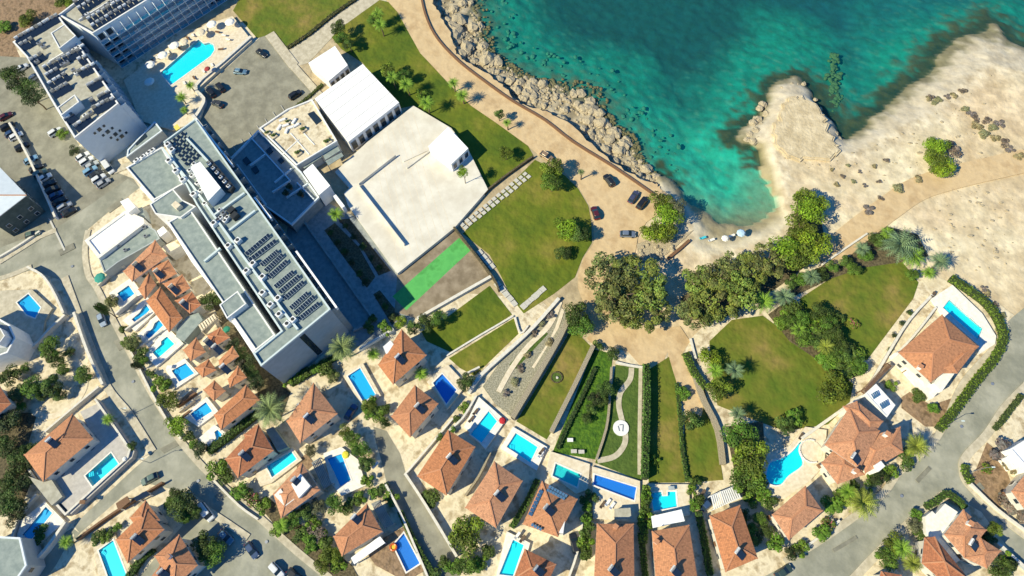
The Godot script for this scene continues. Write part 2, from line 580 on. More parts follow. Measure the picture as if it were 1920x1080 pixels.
			st.add_vertex(Vector3(p.x, h, p.y))
	var w := xs.size()
	for j in zs.size() - 1:
		for i in w - 1:
			var k := j * w + i
			for e in [k, k + 1, k + w + 1, k, k + w + 1, k + w]:
				st.add_index(e)
	st.generate_normals()
	struct("ground", st.commit(), M.terrain)
	var s2 := begin()
	var far := shore.duplicate()
	quad(s2, Vector3(-60, SEA, -330), Vector3(900, SEA, -330), Vector3(900, SEA, -40), Vector3(-60, SEA, -40))
	quad(s2, Vector3(-900, SEA, -1300), Vector3(900, SEA, -1300), Vector3(900, SEA, -330), Vector3(-900, SEA, -330))
	struct("sea_water", done(s2), M.sea)
	var s3 := begin()
	quad(s3, Vector3(-1500, -9, -1500), Vector3(1500, -9, -1500), Vector3(1500, -9, 900), Vector3(-1500, -9, 900))
	struct("sea_floor", done(s3), flat(lin(0.0, 0.10, 0.15), 0.9))

	# the ragged sea cliff under the parapet
	var edge := poly("796,-60 810,0 827,32 850,75 856,100 876,117 917,140 945,162 970,190 1017,207 1057,225 1100,262 1145,302 1197,332 1226,344 1240,355 1262,372 1280,388")
	edge = smooth_line(edge, false, 6)
	var cl := PackedVector2Array()
	for i in edge.size():
		cl.append(edge[i] + Vector2(rng.randf_range(-0.45, 0.45), rng.randf_range(-0.45, 0.45)))
	var inner := poly("1262,400 1228,368 1150,312 1074,265 1021,224 960,188 905,149 860,114 822,74 802,38 790,0 776,-60")
	cl.append_array(inner)
	var s4 := begin()
	prism(s4, cl, -3.3, 0.06)
	struct("sea_cliff", done(s4), M.sand)

func make_sheets() -> void:
	# inland ground of the quarter, then roads, courts, lawns
	sheet("estate_ground", "-260,130 480,40 545,120 600,175 540,215 490,240 430,300 560,420 740,540 1010,560 1100,640 1290,640 1330,600 1500,520 1700,490 1760,520 1860,560 1940,620 1990,560 2060,640 2060,1160 -300,1180", M.cream)
	sheet("dry_field", "-150,-160 480,-160 330,-40 150,0 27,84 40,112 -150,180", M.dirt)
	sheet("parking_ground", "-200,95 50,108 75,135 105,195 150,275 205,318 250,335 262,352 215,385 165,430 156,470 158,510 140,545 112,522 60,505 -20,528 -200,600", M.lot)
	sheet("road", "-60,486 75,437 110,425 240,335 262,352 215,388 165,430 158,470 160,510 176,540 217,620 275,730 312,790 335,830 390,892 480,970 552,1035 605,1080 680,1140 420,1190 300,1130 250,1095 372,950 342,922 285,852 240,780 200,730 170,657 145,587 130,560 112,525 60,506 -60,545", M.asphalt)
	sheet("side_street", "285,850 342,922 270,905 230,930 150,1000 138,985 250,880", M.asphalt)
	sheet("lower_street", "136,990 150,1000 105,1060 60,1120 20,1120 70,1060 120,1000", M.asphalt)
	sheet("lower_yard", "-60,1120 60,1120 105,1060 138,1000 150,1050 150,1130 -60,1180", M.cream)
	sheet("coast_road", "2050,470 1960,545 1920,577 1890,602 1875,645 1845,685 1810,720 1777,790 1745,840 1690,887 1655,935 1565,1002 1477,1057 1380,1110 1330,1180 1480,1200 1590,1090 1625,1050 1675,1000 1720,960 1765,922 1790,930 1840,960 1930,1080 1990,1150 2060,1130 1975,1060 1920,1005 1865,962 1812,910 1800,880 1806,855 1845,812 1880,760 1920,715 2050,590", M.asphalt)
	sheet("lane", "700,800 725,808 750,850 762,890 800,950 857,1042 870,1130 810,1130 775,1020 727,915 716,866 705,830", M.lot)
	sheet("parking_ground", "488,70 510,64 545,120 592,172 540,212 490,240 432,300 400,262 372,226 365,200 385,165 450,105", M.lot)
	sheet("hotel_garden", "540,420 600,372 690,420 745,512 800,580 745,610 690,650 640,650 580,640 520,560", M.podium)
	sheet("planting_bed", "608,432 628,418 672,462 704,519 688,540 652,493", M.soil)
	sheet("planting_bed", "634,412 655,410 733,508 710,517 676,460", M.soil)
	sheet("planting_bed", "700,552 712,544 751,592 735,610", M.soil)
	sheet("court_surround", "745,513 852,427 918,518 785,598 740,585", M.court_soil)
	sheet("sports_court", "861,446 882,470 762,582 736,556", M.court)
	sheet("field_lawn", "437,20 470,-40 640,-80 690,-10 540,90 508,64 482,72", M.lawn_dry)
	sheet("access_road", "540,92 665,2 740,-60 800,-60 722,4 645,47 578,118 560,124", M.pavement)
	sheet("coast_lawn", "712,0 728,4 747,25 764,57 790,102 842,158 882,198 932,232 990,274 1000,292 915,352 880,284 846,240 775,198 746,204 680,118 640,92 622,70 645,48", M.lawn)
	sheet("middle_lawn", "1003,300 1040,318 1060,330 1084,354 1103,386 1109,420 1110,455 1092,484 1078,520 1040,550 982,588 960,560 938,515 918,478 868,438 905,398", M.lawn)
	sheet("small_lawn", "918,536 960,590 848,662 800,640 790,622 838,595", M.lawn)
	sheet("small_lawn", "963,597 972,626 890,705 862,690 842,672", M.lawn)
	sheet("sand_path", "700,-90 725,0 745,22 764,57 788,100 842,156 882,197 932,231 988,272 1012,292 1060,326 1086,352 1106,385 1112,420 1114,455 1096,482 1084,512 1084,540 1094,567 1108,590 1112,620 1100,635 1114,648 1146,652 1178,660 1205,690 1240,688 1252,660 1280,662 1294,640 1275,612 1225,617 1185,618 1150,598 1132,575 1140,545 1150,500 1190,480 1196,445 1212,417 1240,397 1228,366 1150,312 1078,268 1022,224 965,190 910,150 866,117 826,74 806,38 795,0 760,-90", M.sand)
	sheet("rock_garden", "1046,566 1062,588 1058,612 960,780 930,760 905,725 955,655", M.gravel)
	sheet("artificial_turf", "1016,618 1028,626 968,692 955,684", M.lawn_green)
	sheet("strip_lawn", "1070,600 1090,632 1110,652 1036,806 1025,824 968,790 1062,622", M.lawn_dry)
	sheet("strip_garden", "1113,655 1150,664 1146,690 1140,780 1118,862 1036,848 1056,800", M.lawn_lush)
	sheet("strip_lawn", "1154,684 1205,692 1203,902 1116,868 1134,800 1148,722", M.lawn_green)
	sheet("strip_lawn", "1218,692 1256,668 1272,700 1284,905 1216,905", M.lawn_dry)
	sheet("strip_lawn", "1284,790 1300,700 1320,728 1340,800 1356,900 1290,905 1282,830", M.lawn_dry)
	sheet("dirt_track", "1252,655 1280,662 1296,700 1318,766 1296,796 1276,740", M.sand, true)
	sheet("right_lawn", "1330,640 1372,600 1430,592 1560,690 1600,720 1592,758 1552,796 1470,808 1400,782 1345,760 1335,700", M.lawn_dry)
	sheet("upper_lawn", "1500,560 1560,520 1625,500 1690,490 1722,530 1712,560 1625,676 1568,640 1500,590", M.lawn_dry)
	sheet("villa_court", "1690,745 1705,735 1745,760 1790,745 1800,720 1812,706 1780,780 1752,800 1735,800 1690,765", M.dirt)
	sheet("bank_of_stones", "1194,458 1240,440 1262,448 1300,432 1262,468 1216,500 1196,488", M.rock)
	sheet("garden_soil", "78,632 130,620 165,660 192,718 130,770 70,775 40,760 -20,780 -60,720 40,672", M.cream)
	sheet("shady_soil", "-80,770 70,775 48,850 60,900 40,950 -80,1000", M.soil)
	sheet("planting_soil", "395,560 420,560 470,650 545,735 525,790 490,770 480,720 430,650", M.soil)
	sheet("planting_soil", "1440,590 1480,560 1520,590 1600,670 1622,700 1590,712 1540,680 1480,640", M.soil)
	sheet("planting_soil", "1276,600 1276,560 1340,508 1400,518 1450,498 1480,470 1488,430 1496,372 1532,372 1546,450 1520,492 1450,545 1350,600", M.soil)
	sheet("planting_soil", "1540,500 1660,424 1720,440 1740,480 1690,492 1620,502 1560,522 1480,560 1490,520", M.soil)
	sheet("planting_soil", "480,940 500,930 560,980 610,1020 660,1060 700,1130 610,1080 552,1032", M.soil)
	sheet("planting_soil", "1360,800 1430,790 1440,920 1385,925", M.soil)
	sheet("brown_yard", "1812,905 1830,880 1850,830 1875,850 1900,920 1870,955", M.dirt)
	sheet("brown_yard", "555,868 575,850 590,870 562,895", M.dirt)
	# kerbed pavements beside the roads
	strip("pavement", "122,520 145,583 172,655 203,728 243,778 287,848", 2.0, M.pavement, true, 0.1)
	strip("pavement", "347,918 378,948 425,980 466,1008", 1.6, M.pavement, true, 0.1)
	strip("pavement", "166,432 160,470 166,515 182,540 222,618 280,728 317,788 340,828 395,890 484,968 556,1033 620,1085", 1.6, M.pavement, true, 0.1)
	strip("pavement", "-60,536 10,520 60,500", 1.4, M.pavement, true, 0.1)
	strip("pavement", "1886,604 1870,645 1806,718 1773,790 1741,838 1686,884 1650,930 1560,998 1470,1054", 1.6, M.pavement, true, 0.1)
	strip("pavement", "1770,926 1724,963 1680,1003 1630,1053 1596,1090", 1.8, M.pavement, true, 0.1)
	strip("pavement", "1925,722 1884,764 1850,814 1811,856 1805,880 1816,908 1870,962 1925,1006", 1.8, M.pavement, true, 0.1)
	strip("pavement", "0,492 76,444 106,432", 1.6, M.pavement, false, 0.1)
	strip("pavement", "214,322 262,300 300,270 325,248", 2.2, M.pavement, true, 0.1)
	strip("pavement", "550,124 596,176 540,216", 2.4, M.pavement, false, 0.1)
	strip("pavement", "506,64 552,124", 3.2, M.pavement, false, 0.1)
	# repairs in the road surface
	for q in ["214,640 226,634 236,652 224,658", "300,842 330,826 338,834 308,850", "402,930 424,916 432,926 410,940", "1716,900 1740,874 1746,880 1722,906", "1560,1030 1604,1004 1608,1010 1564,1036", "110,470 138,456 142,466 114,480", "200,392 228,372 234,380 206,400", "1828,910 1836,904 1846,916 1838,922"]:
		sheet("road_patch", q, M.lot if q.begins_with("2") or q.begins_with("3") else M.asphalt_dark)
	for q in [[250, 716], [372, 902], [136, 500], [1690, 930], [1802, 800], [1860, 720], [500, 1016]]:
		var mh := begin()
		var g := ground_at(q[0], q[1])
		rod(mh, Vector3(g.x, 0, g.z), Vector3(g.x, sheet_y + 0.01, g.z), 0.38, 0.38, 12)
		tag(put("manhole_cover", done(mh), M.metal, self), "round grey manhole cover let into the road surface", "manhole cover", "manhole covers in the roads")
	# garden paths
	strip("garden_path", "1184,690 1181,712 1164,735 1160,757 1164,780 1172,812 1170,835 1152,856 1120,864", 1.3, M.pavement)
	strip("garden_path", "1201,690 1199,810 1199,890", 0.9, M.pavement)
	strip("garden_path", "1050,566 1030,610 990,650 960,690 935,735", 1.3, M.deck)
	strip("garden_path", "1056,580 1040,625 1020,660 1000,690", 0.9, M.deck)
	strip("garden_path", "64,772 90,782 120,772 150,745 160,712 140,672", 1.6, M.deck)
	strip("garden_path", "1062,612 960,782", 3.0, M.gravel, false)
	strip("trodden_track", "1542,492 1600,440 1660,395 1720,355 1800,330 1930,300", 7.0, M.sand, true)
	# stepping stones: every slab its own piece
	var path := struct("slab_path", box_mesh(Vector3(0.3, 0.1, 0.3)), M.slab)
	path.position = ground_at(868, 430, 0.03)
	slabs(path, 866, 428, 992, 326, 15, 2, 1.15)
	slabs(path, 896, 470, 926, 505, 4, 1, 1.6)
	slabs(path, 930, 530, 968, 574, 5, 1, 1.6)
	slabs(path, 978, 578, 1022, 540, 6, 1, 1.5)
	# parking bay lines in the hotel car park
	for i in 7:
		var a := Vector2(446, 288).lerp(Vector2(536, 212), i / 6.0)
		sheet_y += 0.0005
		strip("bay_line", "%f,%f %f,%f" % [a.x, a.y, a.x - 9, a.y - 14], 0.14, M.paint_line, false)
	strip("stop_line", "94,412 122,470", 0.5, M.paint_line, false)
	strip("bay_line", "92,410 120,468", 0.12, M.paint_line, false)

func slabs(path: Node3D, x0: float, y0: float, x1: float, y1: float, n: int, rows: int, size: float) -> void:
	var a := ground_at(x0, y0)
	var b := ground_at(x1, y1)
	var d := (b - a).normalized()
	var side := Vector3(-d.z, 0, d.x)
	for i in n:
		for r in rows:
			var p := a.lerp(b, (i + 0.5) / n) + side * (r - (rows - 1) * 0.5) * (size + 0.25)
			var o := put("slab", box_mesh(Vector3(size, 0.12, size * rng.randf_range(0.85, 1.1))), M.slab, path)
			o.position = p + Vector3(rng.randf_range(-0.08, 0.08), sheet_y + 0.05, rng.randf_range(-0.08, 0.08)) - path.position
			o.rotation.y = atan2(-d.z, d.x) + rng.randf_range(-0.06, 0.06)

# ------------------------------------------------------------------ flat-roofed blocks and hotels
func block(t: Node3D, p: PackedVector2Array, y0: float, y1: float, wm: Material, rm: Material, rim := 0.35, rim_h := 0.5, rim_m: Material = null) -> void:
	var st := begin()
	sides(st, p, y0, y1)
	put("wall", done(st), wm, t)
	st = begin()
	cap(st, p, y1)
	put("roof", done(st), rm, t)
	if rim > 0.0:
		var inner := grow(p, -rim)
		st = begin()
		var outer := grow(p, 0.03)
		for k in pieces(outer, inner):
			prism(st, k, y1 - 0.02, y1 + rim_h)
		put("parapet", done(st), rim_m if rim_m else wm, t)

func lerp4(a: Vector2, b: Vector2, c: Vector2, d: Vector2, u: float, v: float) -> Vector2:
	return a.lerp(b, u).lerp(d.lerp(c, u), v)

func turn_of(a: Vector2, b: Vector2) -> float:
	return atan2(-(b.y - a.y), b.x - a.x)

# balconies on the wall that runs from a to b: slab, two fins, glass rail, and the dark door behind
func facade(t: Node3D, a: Vector2, b: Vector2, h: float, floors: int, bays: int, depth: float, out_m: Material, glass_m: Material, glazed := 0.0) -> void:
	var d := (b - a).normalized()
	var n := Vector2(-d.y, d.x)
	var w := a.distance_to(b) / bays
	var fh := h / floors
	var turn := turn_of(a, b)
	var st := begin()
	box(st, Vector3(0, 0.1, depth * 0.5), Vector3(w - 0.02, 0.2, depth))
	box(st, Vector3(-w * 0.5 + 0.09, fh * 0.5 + 0.08, depth * 0.5), Vector3(0.14, fh - 0.24, depth - 0.05))
	var slab := done(st)
	var rail := box_mesh(Vector3(w - 0.25, 0.95, 0.05))
	var door := box_mesh(Vector3(w * 0.62, fh * 0.78, 0.08))
	for f in floors:
		for i in bays:
			var p := a + d * w * (i + 0.5)
			var bal := put("balcony", slab, out_m, t, Vector3(p.x + n.x * 0.01, f * fh, p.y + n.y * 0.01), turn)
			put("railing", rail, glass_m, bal, Vector3(0, 0.68, depth - 0.06))
			put("door", door, M.glass, bal, Vector3(w * 0.06, fh * 0.39 + 0.22, 0.06))

func windows_on(t: Node3D, a: Vector2, b: Vector2, y: float, n: int, w: float, h: float) -> void:
	var d := (b - a).normalized()
	var nn := Vector2(-d.y, d.x)
	var L := a.distance_to(b)
	for i in n:
		var p := a + d * L * (i + 0.5) / n + nn * 0.03
		var f := put("window", box_mesh(Vector3(w, h, 0.16)), M.frame, t, Vector3(p.x, y, p.y), turn_of(a, b))
		put("pane", box_mesh(Vector3(w - 0.2, h - 0.2, 0.06)), M.glass, f, Vector3(0, 0, 0.08))

func solar_heater(t: Node3D, p: Vector3, turn: float, s := 1.0) -> void:
	var key := "heater%.2f" % s
	if not meshes.has(key):
		var st := begin()
		box(st, Vector3(0, 0.55, 0), Vector3(1.25, 0.08, 1.9) * s, 0.0, Basis(Vector3.RIGHT, 0.55))
		meshes[key] = done(st)
		st = begin()
		var hl := 0.62 if s > 1.18 else 0.5
		rod(st, Vector3(-hl, 1.28, -0.95) * s, Vector3(hl, 1.28, -0.95) * s, (0.28 if s > 1.18 else 0.36) * s, (0.28 if s > 1.18 else 0.36) * s, 8)
		rod(st, Vector3(hl, 1.28, -0.95) * s, Vector3(-hl, 1.28, -0.95) * s, (0.28 if s > 1.18 else 0.36) * s, (0.28 if s > 1.18 else 0.36) * s, 8)
		meshes[key + "t"] = done(st)
		st = begin()
		box(st, Vector3(0, 0.5, -0.75) * s, Vector3(0.8, 1.0, 0.3) * s)
		meshes[key + "l"] = done(st)
	var hd := put("solar_heater", meshes[key], M.panel, t, p, turn)
	put("water_tank", meshes[key + "t"], M.tank, hd)
	put("stand", meshes[key + "l"], M.metal, hd)

func heater_row(t: Node3D, x0: float, y0: float, x1: float, y1: float, n: int, h: float, turn: float) -> void:
	for i in n:
		var u := (i + 0.5) / n
		if rng.randf() < 0.04:
			continue
		var p := ground_at(lerpf(x0, x1, u), lerpf(y0, y1, u), h)
		solar_heater(t, p + Vector3(rng.randf_range(-.1, .1), 0.03, rng.randf_range(-.1, .1)), turn + rng.randf_range(-0.04, 0.04), 1.15)

func unit(t: Node3D, px: float, py: float, h: float, s: Vector3, turn: float, m: Material, called := "air_conditioner") -> void:
	var o := put(called, box_mesh(s), m, t, ground_at(px, py, h) + Vector3(0, s.y * 0.5 + 0.02, 0), turn)
	if called == "air_conditioner":
		var key := "fan%.2f" % minf(s.x, s.z)
		if not meshes.has(key):
			var st := begin()
			rod(st, Vector3.ZERO, Vector3(0, 0.08, 0), minf(s.x, s.z) * 0.34, minf(s.x, s.z) * 0.34, 10)
			meshes[key] = done(st)
		put("fan", meshes[key], M.dark if m != M.dark else M.tank, o, Vector3(0, s.y * 0.5, 0))

func make_hotel_upper() -> void:
	var h := 13.0
	var t := thing("hotel", "white two-winged hotel with rows of solar water heaters on its flat roof", "hotel", ground_at(150, 160))
	t.position = Vector3.ZERO
	var w1 := poly("27,82 112,31 225,197 143,262 107,204 53,110", h)
	var w2 := poly("112,31 150,2 330,-118 455,-105 395,-72 282,1 176,66", h)
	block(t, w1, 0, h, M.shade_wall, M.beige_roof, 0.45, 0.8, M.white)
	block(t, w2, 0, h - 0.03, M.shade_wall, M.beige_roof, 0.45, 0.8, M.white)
	# stair houses on the roof
	for s in ["96,63 122,46 143,68 112,92", "108,203 141,178 149,192 116,217"]:
		block(t, poly(s, h + 2.6), h, h + 2.6, M.shade_wall, M.beige_roof, 0.3, 0.25, M.white)
	var turn := turn_of(w1[0], w1[1])
	heater_row(t, 36, 82, 116, 36, 11, h, turn)
	heater_row(t, 44, 94, 70, 80, 3, h, turn)
	heater_row(t, 145, 14, 250, -50, 12, h, turn)
	heater_row(t, 152, 26, 222, -20, 8, h, turn)
	heater_row(t, 170, 46, 270, -14, 11, h, turn)
	heater_row(t, 178, 58, 262, 6, 10, h, turn)
	heater_row(t, 88, 136, 150, 104, 7, h, turn)
	heater_row(t, 92, 150, 170, 113, 9, h, turn)
	heater_row(t, 150, 106, 166, 92, 2, h, turn)
	heater_row(t, 98, 166, 132, 146, 4, h, turn)
	heater_row(t, 152, 144, 186, 128, 4, h, turn)
	heater_row(t, 104, 182, 136, 164, 4, h, turn)
	heater_row(t, 170, 170, 200, 154, 4, h, turn)
	heater_row(t, 176, 198, 212, 180, 5, h, turn)
	heater_row(t, 180, 212, 222, 192, 5, h, turn)
	heater_row(t, 128, 232, 145, 222, 3, h, turn)
	heater_row(t, 146, 246, 176, 226, 4, h, turn)
	heater_row(t, 62, 122, 88, 108, 3, h, turn)
	for p in [[160, 34], [166, 30], [200, 14], [208, 8], [214, 12], [142, 96], [150, 92], [120, 124], [128, 120], [76, 84], [84, 90], [66, 112], [72, 118], [172, 214], [162, 220], [140, 134], [146, 140]]:
		unit(t, p[0], p[1], h, Vector3(1.3, 1.0, 0.9), turn, M.tank if p[0] % 4 else M.metal)
	for s in ["94,118 124,100", "150,120 168,110", "132,86 158,70", "150,40 226,-6"]:
		var st := begin()
		prism(st, ribbon(poly(s, h), 0.35), h, h + 0.7)
		put("roof_wall", done(st), M.white, t)
	# facades over the pool
	facade(t, g2(225, 197, h), g2(164, 107, h), h - 0.3, 4, 8, 1.6, M.shade_wall, M.balustrade)
	facade(t, g2(176, 66, h), g2(395, -72, h), h - 0.3, 5, 15, 2.2, M.shade_wall, M.balustrade)
	# end wall openings
	var a := g2(143, 262, h)
	var b := g2(225, 197, h)
	for r in [[0.42, 0.84], [0.50, 0.66], [0.57, 0.48], [0.63, 0.33]]:
		for k in 3:
			var u: float = r[0] + (k - 1) * 0.105
			var p := a.lerp(b, u) + (b - a).orthogonal().normalized() * -0.04
			var sz := 1.1 if k == 1 else 0.7
			put("window", box_mesh(Vector3(sz, sz * 1.1, 0.14)), M.glass, t, Vector3(p.x, h * r[1], p.y), turn_of(a, b))
	# low front porch with a sunken light well
	var q := thing("entrance_porch", "low grey flat-roofed porch between the two hotels with a dark roof opening", "porch")
	var pp := poly("240,282 291,228 305,246 246,290 238,296", 3.6)
	block(q, pp, 0, 3.6, M.grey_wall, M.grey_roof, 0.4, 0.3, M.shade_wall)
	var st2 := begin()
	prism(st2, poly("252,266 272,250 276,256 256,273", 3.7), 3.6, 3.75)
	put("skylight", done(st2), M.glass, q)

func make_hotel_long() -> void:
	var h := 15.5
	var t := thing("hotel", "long grey flat-roofed hotel with photovoltaic rows and a white roof house", "hotel")
	var main_ := poly("308,268 368,224 621,581 491,688 476,664 528,622 370,386", h)
	block(t, main_, 0, h, M.grey_wall, M.grey_roof, 0.4, 0.55, M.pale_metal)
	# lower roofs along the street side
	var p1 := poly("238,316 305,277 346,346 290,377", 12.5)
	block(t, p1, 0, 12.5, M.white, M.grey_roof, 0.4, 0.5, M.white)
	var p2 := poly("282,384 325,355 343,376 368,388 340,409 292,402", 14.0)
	block(t, p2, 0, 14.0, M.white, M.grey_roof, 0.3, 0.3, M.white)
	var p3 := poly("316,418 358,394 517,629 480,658 440,600", 13.4)
	block(t, p3, 0, 13.4, M.white, M.grey_roof, 0.35, 0.4, M.white)
	var p4 := poly("412,572 446,546 462,570 426,598", 15.0)
	block(t, p4, 13.4, 15.0, M.shade_wall, M.grey_roof, 0.3, 0.2, M.white)
	# white ledges on the sunny side
	for s in ["262,352 268,346 296,372 288,380", "310,412 322,424 404,536 398,542 360,492", "432,598 440,600 480,655 474,662", "404,536 412,556 438,600 430,602"]:
		var st := begin()
		prism(st, poly(s, 12.0), 0, 12.0)
		put("ledge", done(st), M.white_roof, t)
	# cross walls, spine and white roof house
	for s in ["460,364 404,405", "480,397 432,434", "306,279 364,352 450,472 541,596 560,619", "352,262 436,352", "415,467 385,492"]:
		var st := begin()
		var yy := 13.4 if s.begins_with("415") else h
		prism(st, ribbon(poly(s, yy), 0.55), yy, yy + 0.75)
		put("roof_wall", done(st), M.pale_metal, t)
	block(t, poly("357,313 375,303 414,352 390,377", h + 3.0), h, h + 3.0, M.white, M.white_roof, 0.0)
	var turn := turn_of(g2(466, 480), g2(505, 441))
	# photovoltaic rows: ten dark modules each, on tilted frames
	for r in [[463, 479, 507, 442], [469, 490, 519, 453], [491, 499, 523, 472], [499, 510, 532, 479], [505, 522, 540, 491], [517, 540, 552, 511], [526, 550, 563, 519], [534, 562, 571, 530], [546, 580, 579, 551], [554, 590, 591, 557], [562, 600, 600, 570]]:
		var a := ground_at(r[0], r[1], h)
		var b := ground_at(r[2], r[3], h)
		var L := a.distance_to(b)
		var o := put("solar_row", box_mesh(Vector3(L, 0.06, 1.25)), M.pale_metal, t, (a + b) * 0.5 + Vector3(0, 0.55, 0))
		o.basis = Basis(Vector3.UP, turn_of(Vector2(a.x, a.z), Vector2(b.x, b.z))) * Basis(Vector3.RIGHT, 0.30)
		var n := 9
		for k in n:
			put("solar_module", box_mesh(Vector3(L / n - 0.1, 0.05, 1.12)), M.panel, o, Vector3(L * ((k + 0.5) / n - 0.5), 0.055, 0))
		for k in 4:
			put("frame_leg", box_mesh(Vector3(0.08, 0.5, 0.08)), M.metal, o, Vector3(L * ((k + 0.5) / 4 - 0.5), -0.28, -0.4))
	# collectors and machines by the white roof house
	for i in 4:
		for j in 6:
			var p := lerp4(g2(322, 270, h), g2(345, 253, h), g2(374, 293, h), g2(352, 309, h), i / 3.0, j / 5.0)
			var o := put("collector", box_mesh(Vector3(0.85, 0.08, 1.05)), M.panel, t, Vector3(p.x, h + 0.5, p.y))
			o.basis = Basis(Vector3.UP, turn + 0.1) * Basis(Vector3.RIGHT, 0.4)
	var bed := begin()
	prism(bed, poly("386,304 396,298 438,348 432,358 422,356", h + 1.4), h, h + 1.4)
	put("machine_deck", done(bed), M.dark, t)
	for i in 6:
		unit(t, lerpf(393, 429, i / 5.0), lerpf(308, 350, i / 5.0), h + 1.4, Vector3(0.9, 0.5, 0.9), turn, M.tank)
	for p in [[431, 464], [465, 511], [477, 497], [495, 522], [495, 552], [510, 574], [524, 562], [526, 592], [404, 422], [449, 454], [320, 305], [333, 324], [346, 341], [366, 368], [318, 275], [326, 285], [541, 610], [552, 602]]:
		unit(t, p[0], p[1], h, Vector3(1.5, 1.3, 1.3), turn, M.tank)
	for p in [[414, 396], [421, 402], [416, 410], [424, 416], [428, 410], [411, 414], [404, 372], [412, 368], [398, 378], [386, 384], [372, 346], [362, 332], [358, 322], [366, 310], [378, 360]]:
		unit(t, p[0], p[1], h, Vector3(1.1, 0.9, 1.0), turn, M.metal if p[0] % 2 else M.tank)
	for p in [[437, 398], [443, 408]]:
		unit(t, p[0], p[1], h, Vector3(1.9, 1.5, 1.5), turn, M.dark, "roof_machine")
	for p in [[258, 303], [270, 296], [281, 288], [288, 284]]:
		unit(t, p[0], p[1], 12.5, Vector3(1.6, 0.8, 1.0), turn, M.white)
	unit(t, 337, 391, 13.4, Vector3(1.6, 2.0, 2.2), turn, M.deck, "roof_hatch")
	# shaded garden front: balconies on every floor; white screens stand proud of the top floor
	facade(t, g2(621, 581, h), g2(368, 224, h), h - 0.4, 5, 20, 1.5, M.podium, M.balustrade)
	for s in ["556,472 632,578", "478,371 509,411", "368,224 436,310"]:
		var st := begin()
		prism(st, ribbon(poly(s, h - 0.6), 0.5), h - 1.5, h - 0.2)
		put("screen", done(st), M.white_roof, t)
	# end wall with its tall dark slot
	var a := g2(491, 688, h)
	var b := g2(621, 581, h)
	var c := a.lerp(b, 0.56) + (b - a).orthogonal().normalized() * -0.02
	put("stair_window", box_mesh(Vector3(1.5, h - 2.0, 0.12)), M.glass, t, Vector3(c.x, h * 0.5 + 0.4, c.y), turn_of(a, b))

# a raised lap joint of the roof membrane
func roof_joint(t: Node3D, a: Vector2, b: Vector2, y: float) -> void:
	var st := begin()
	prism(st, ribbon(PackedVector2Array([a, b]), 0.16), y, y + 0.05)
	put("roof_joint", done(st), M.frame, t)

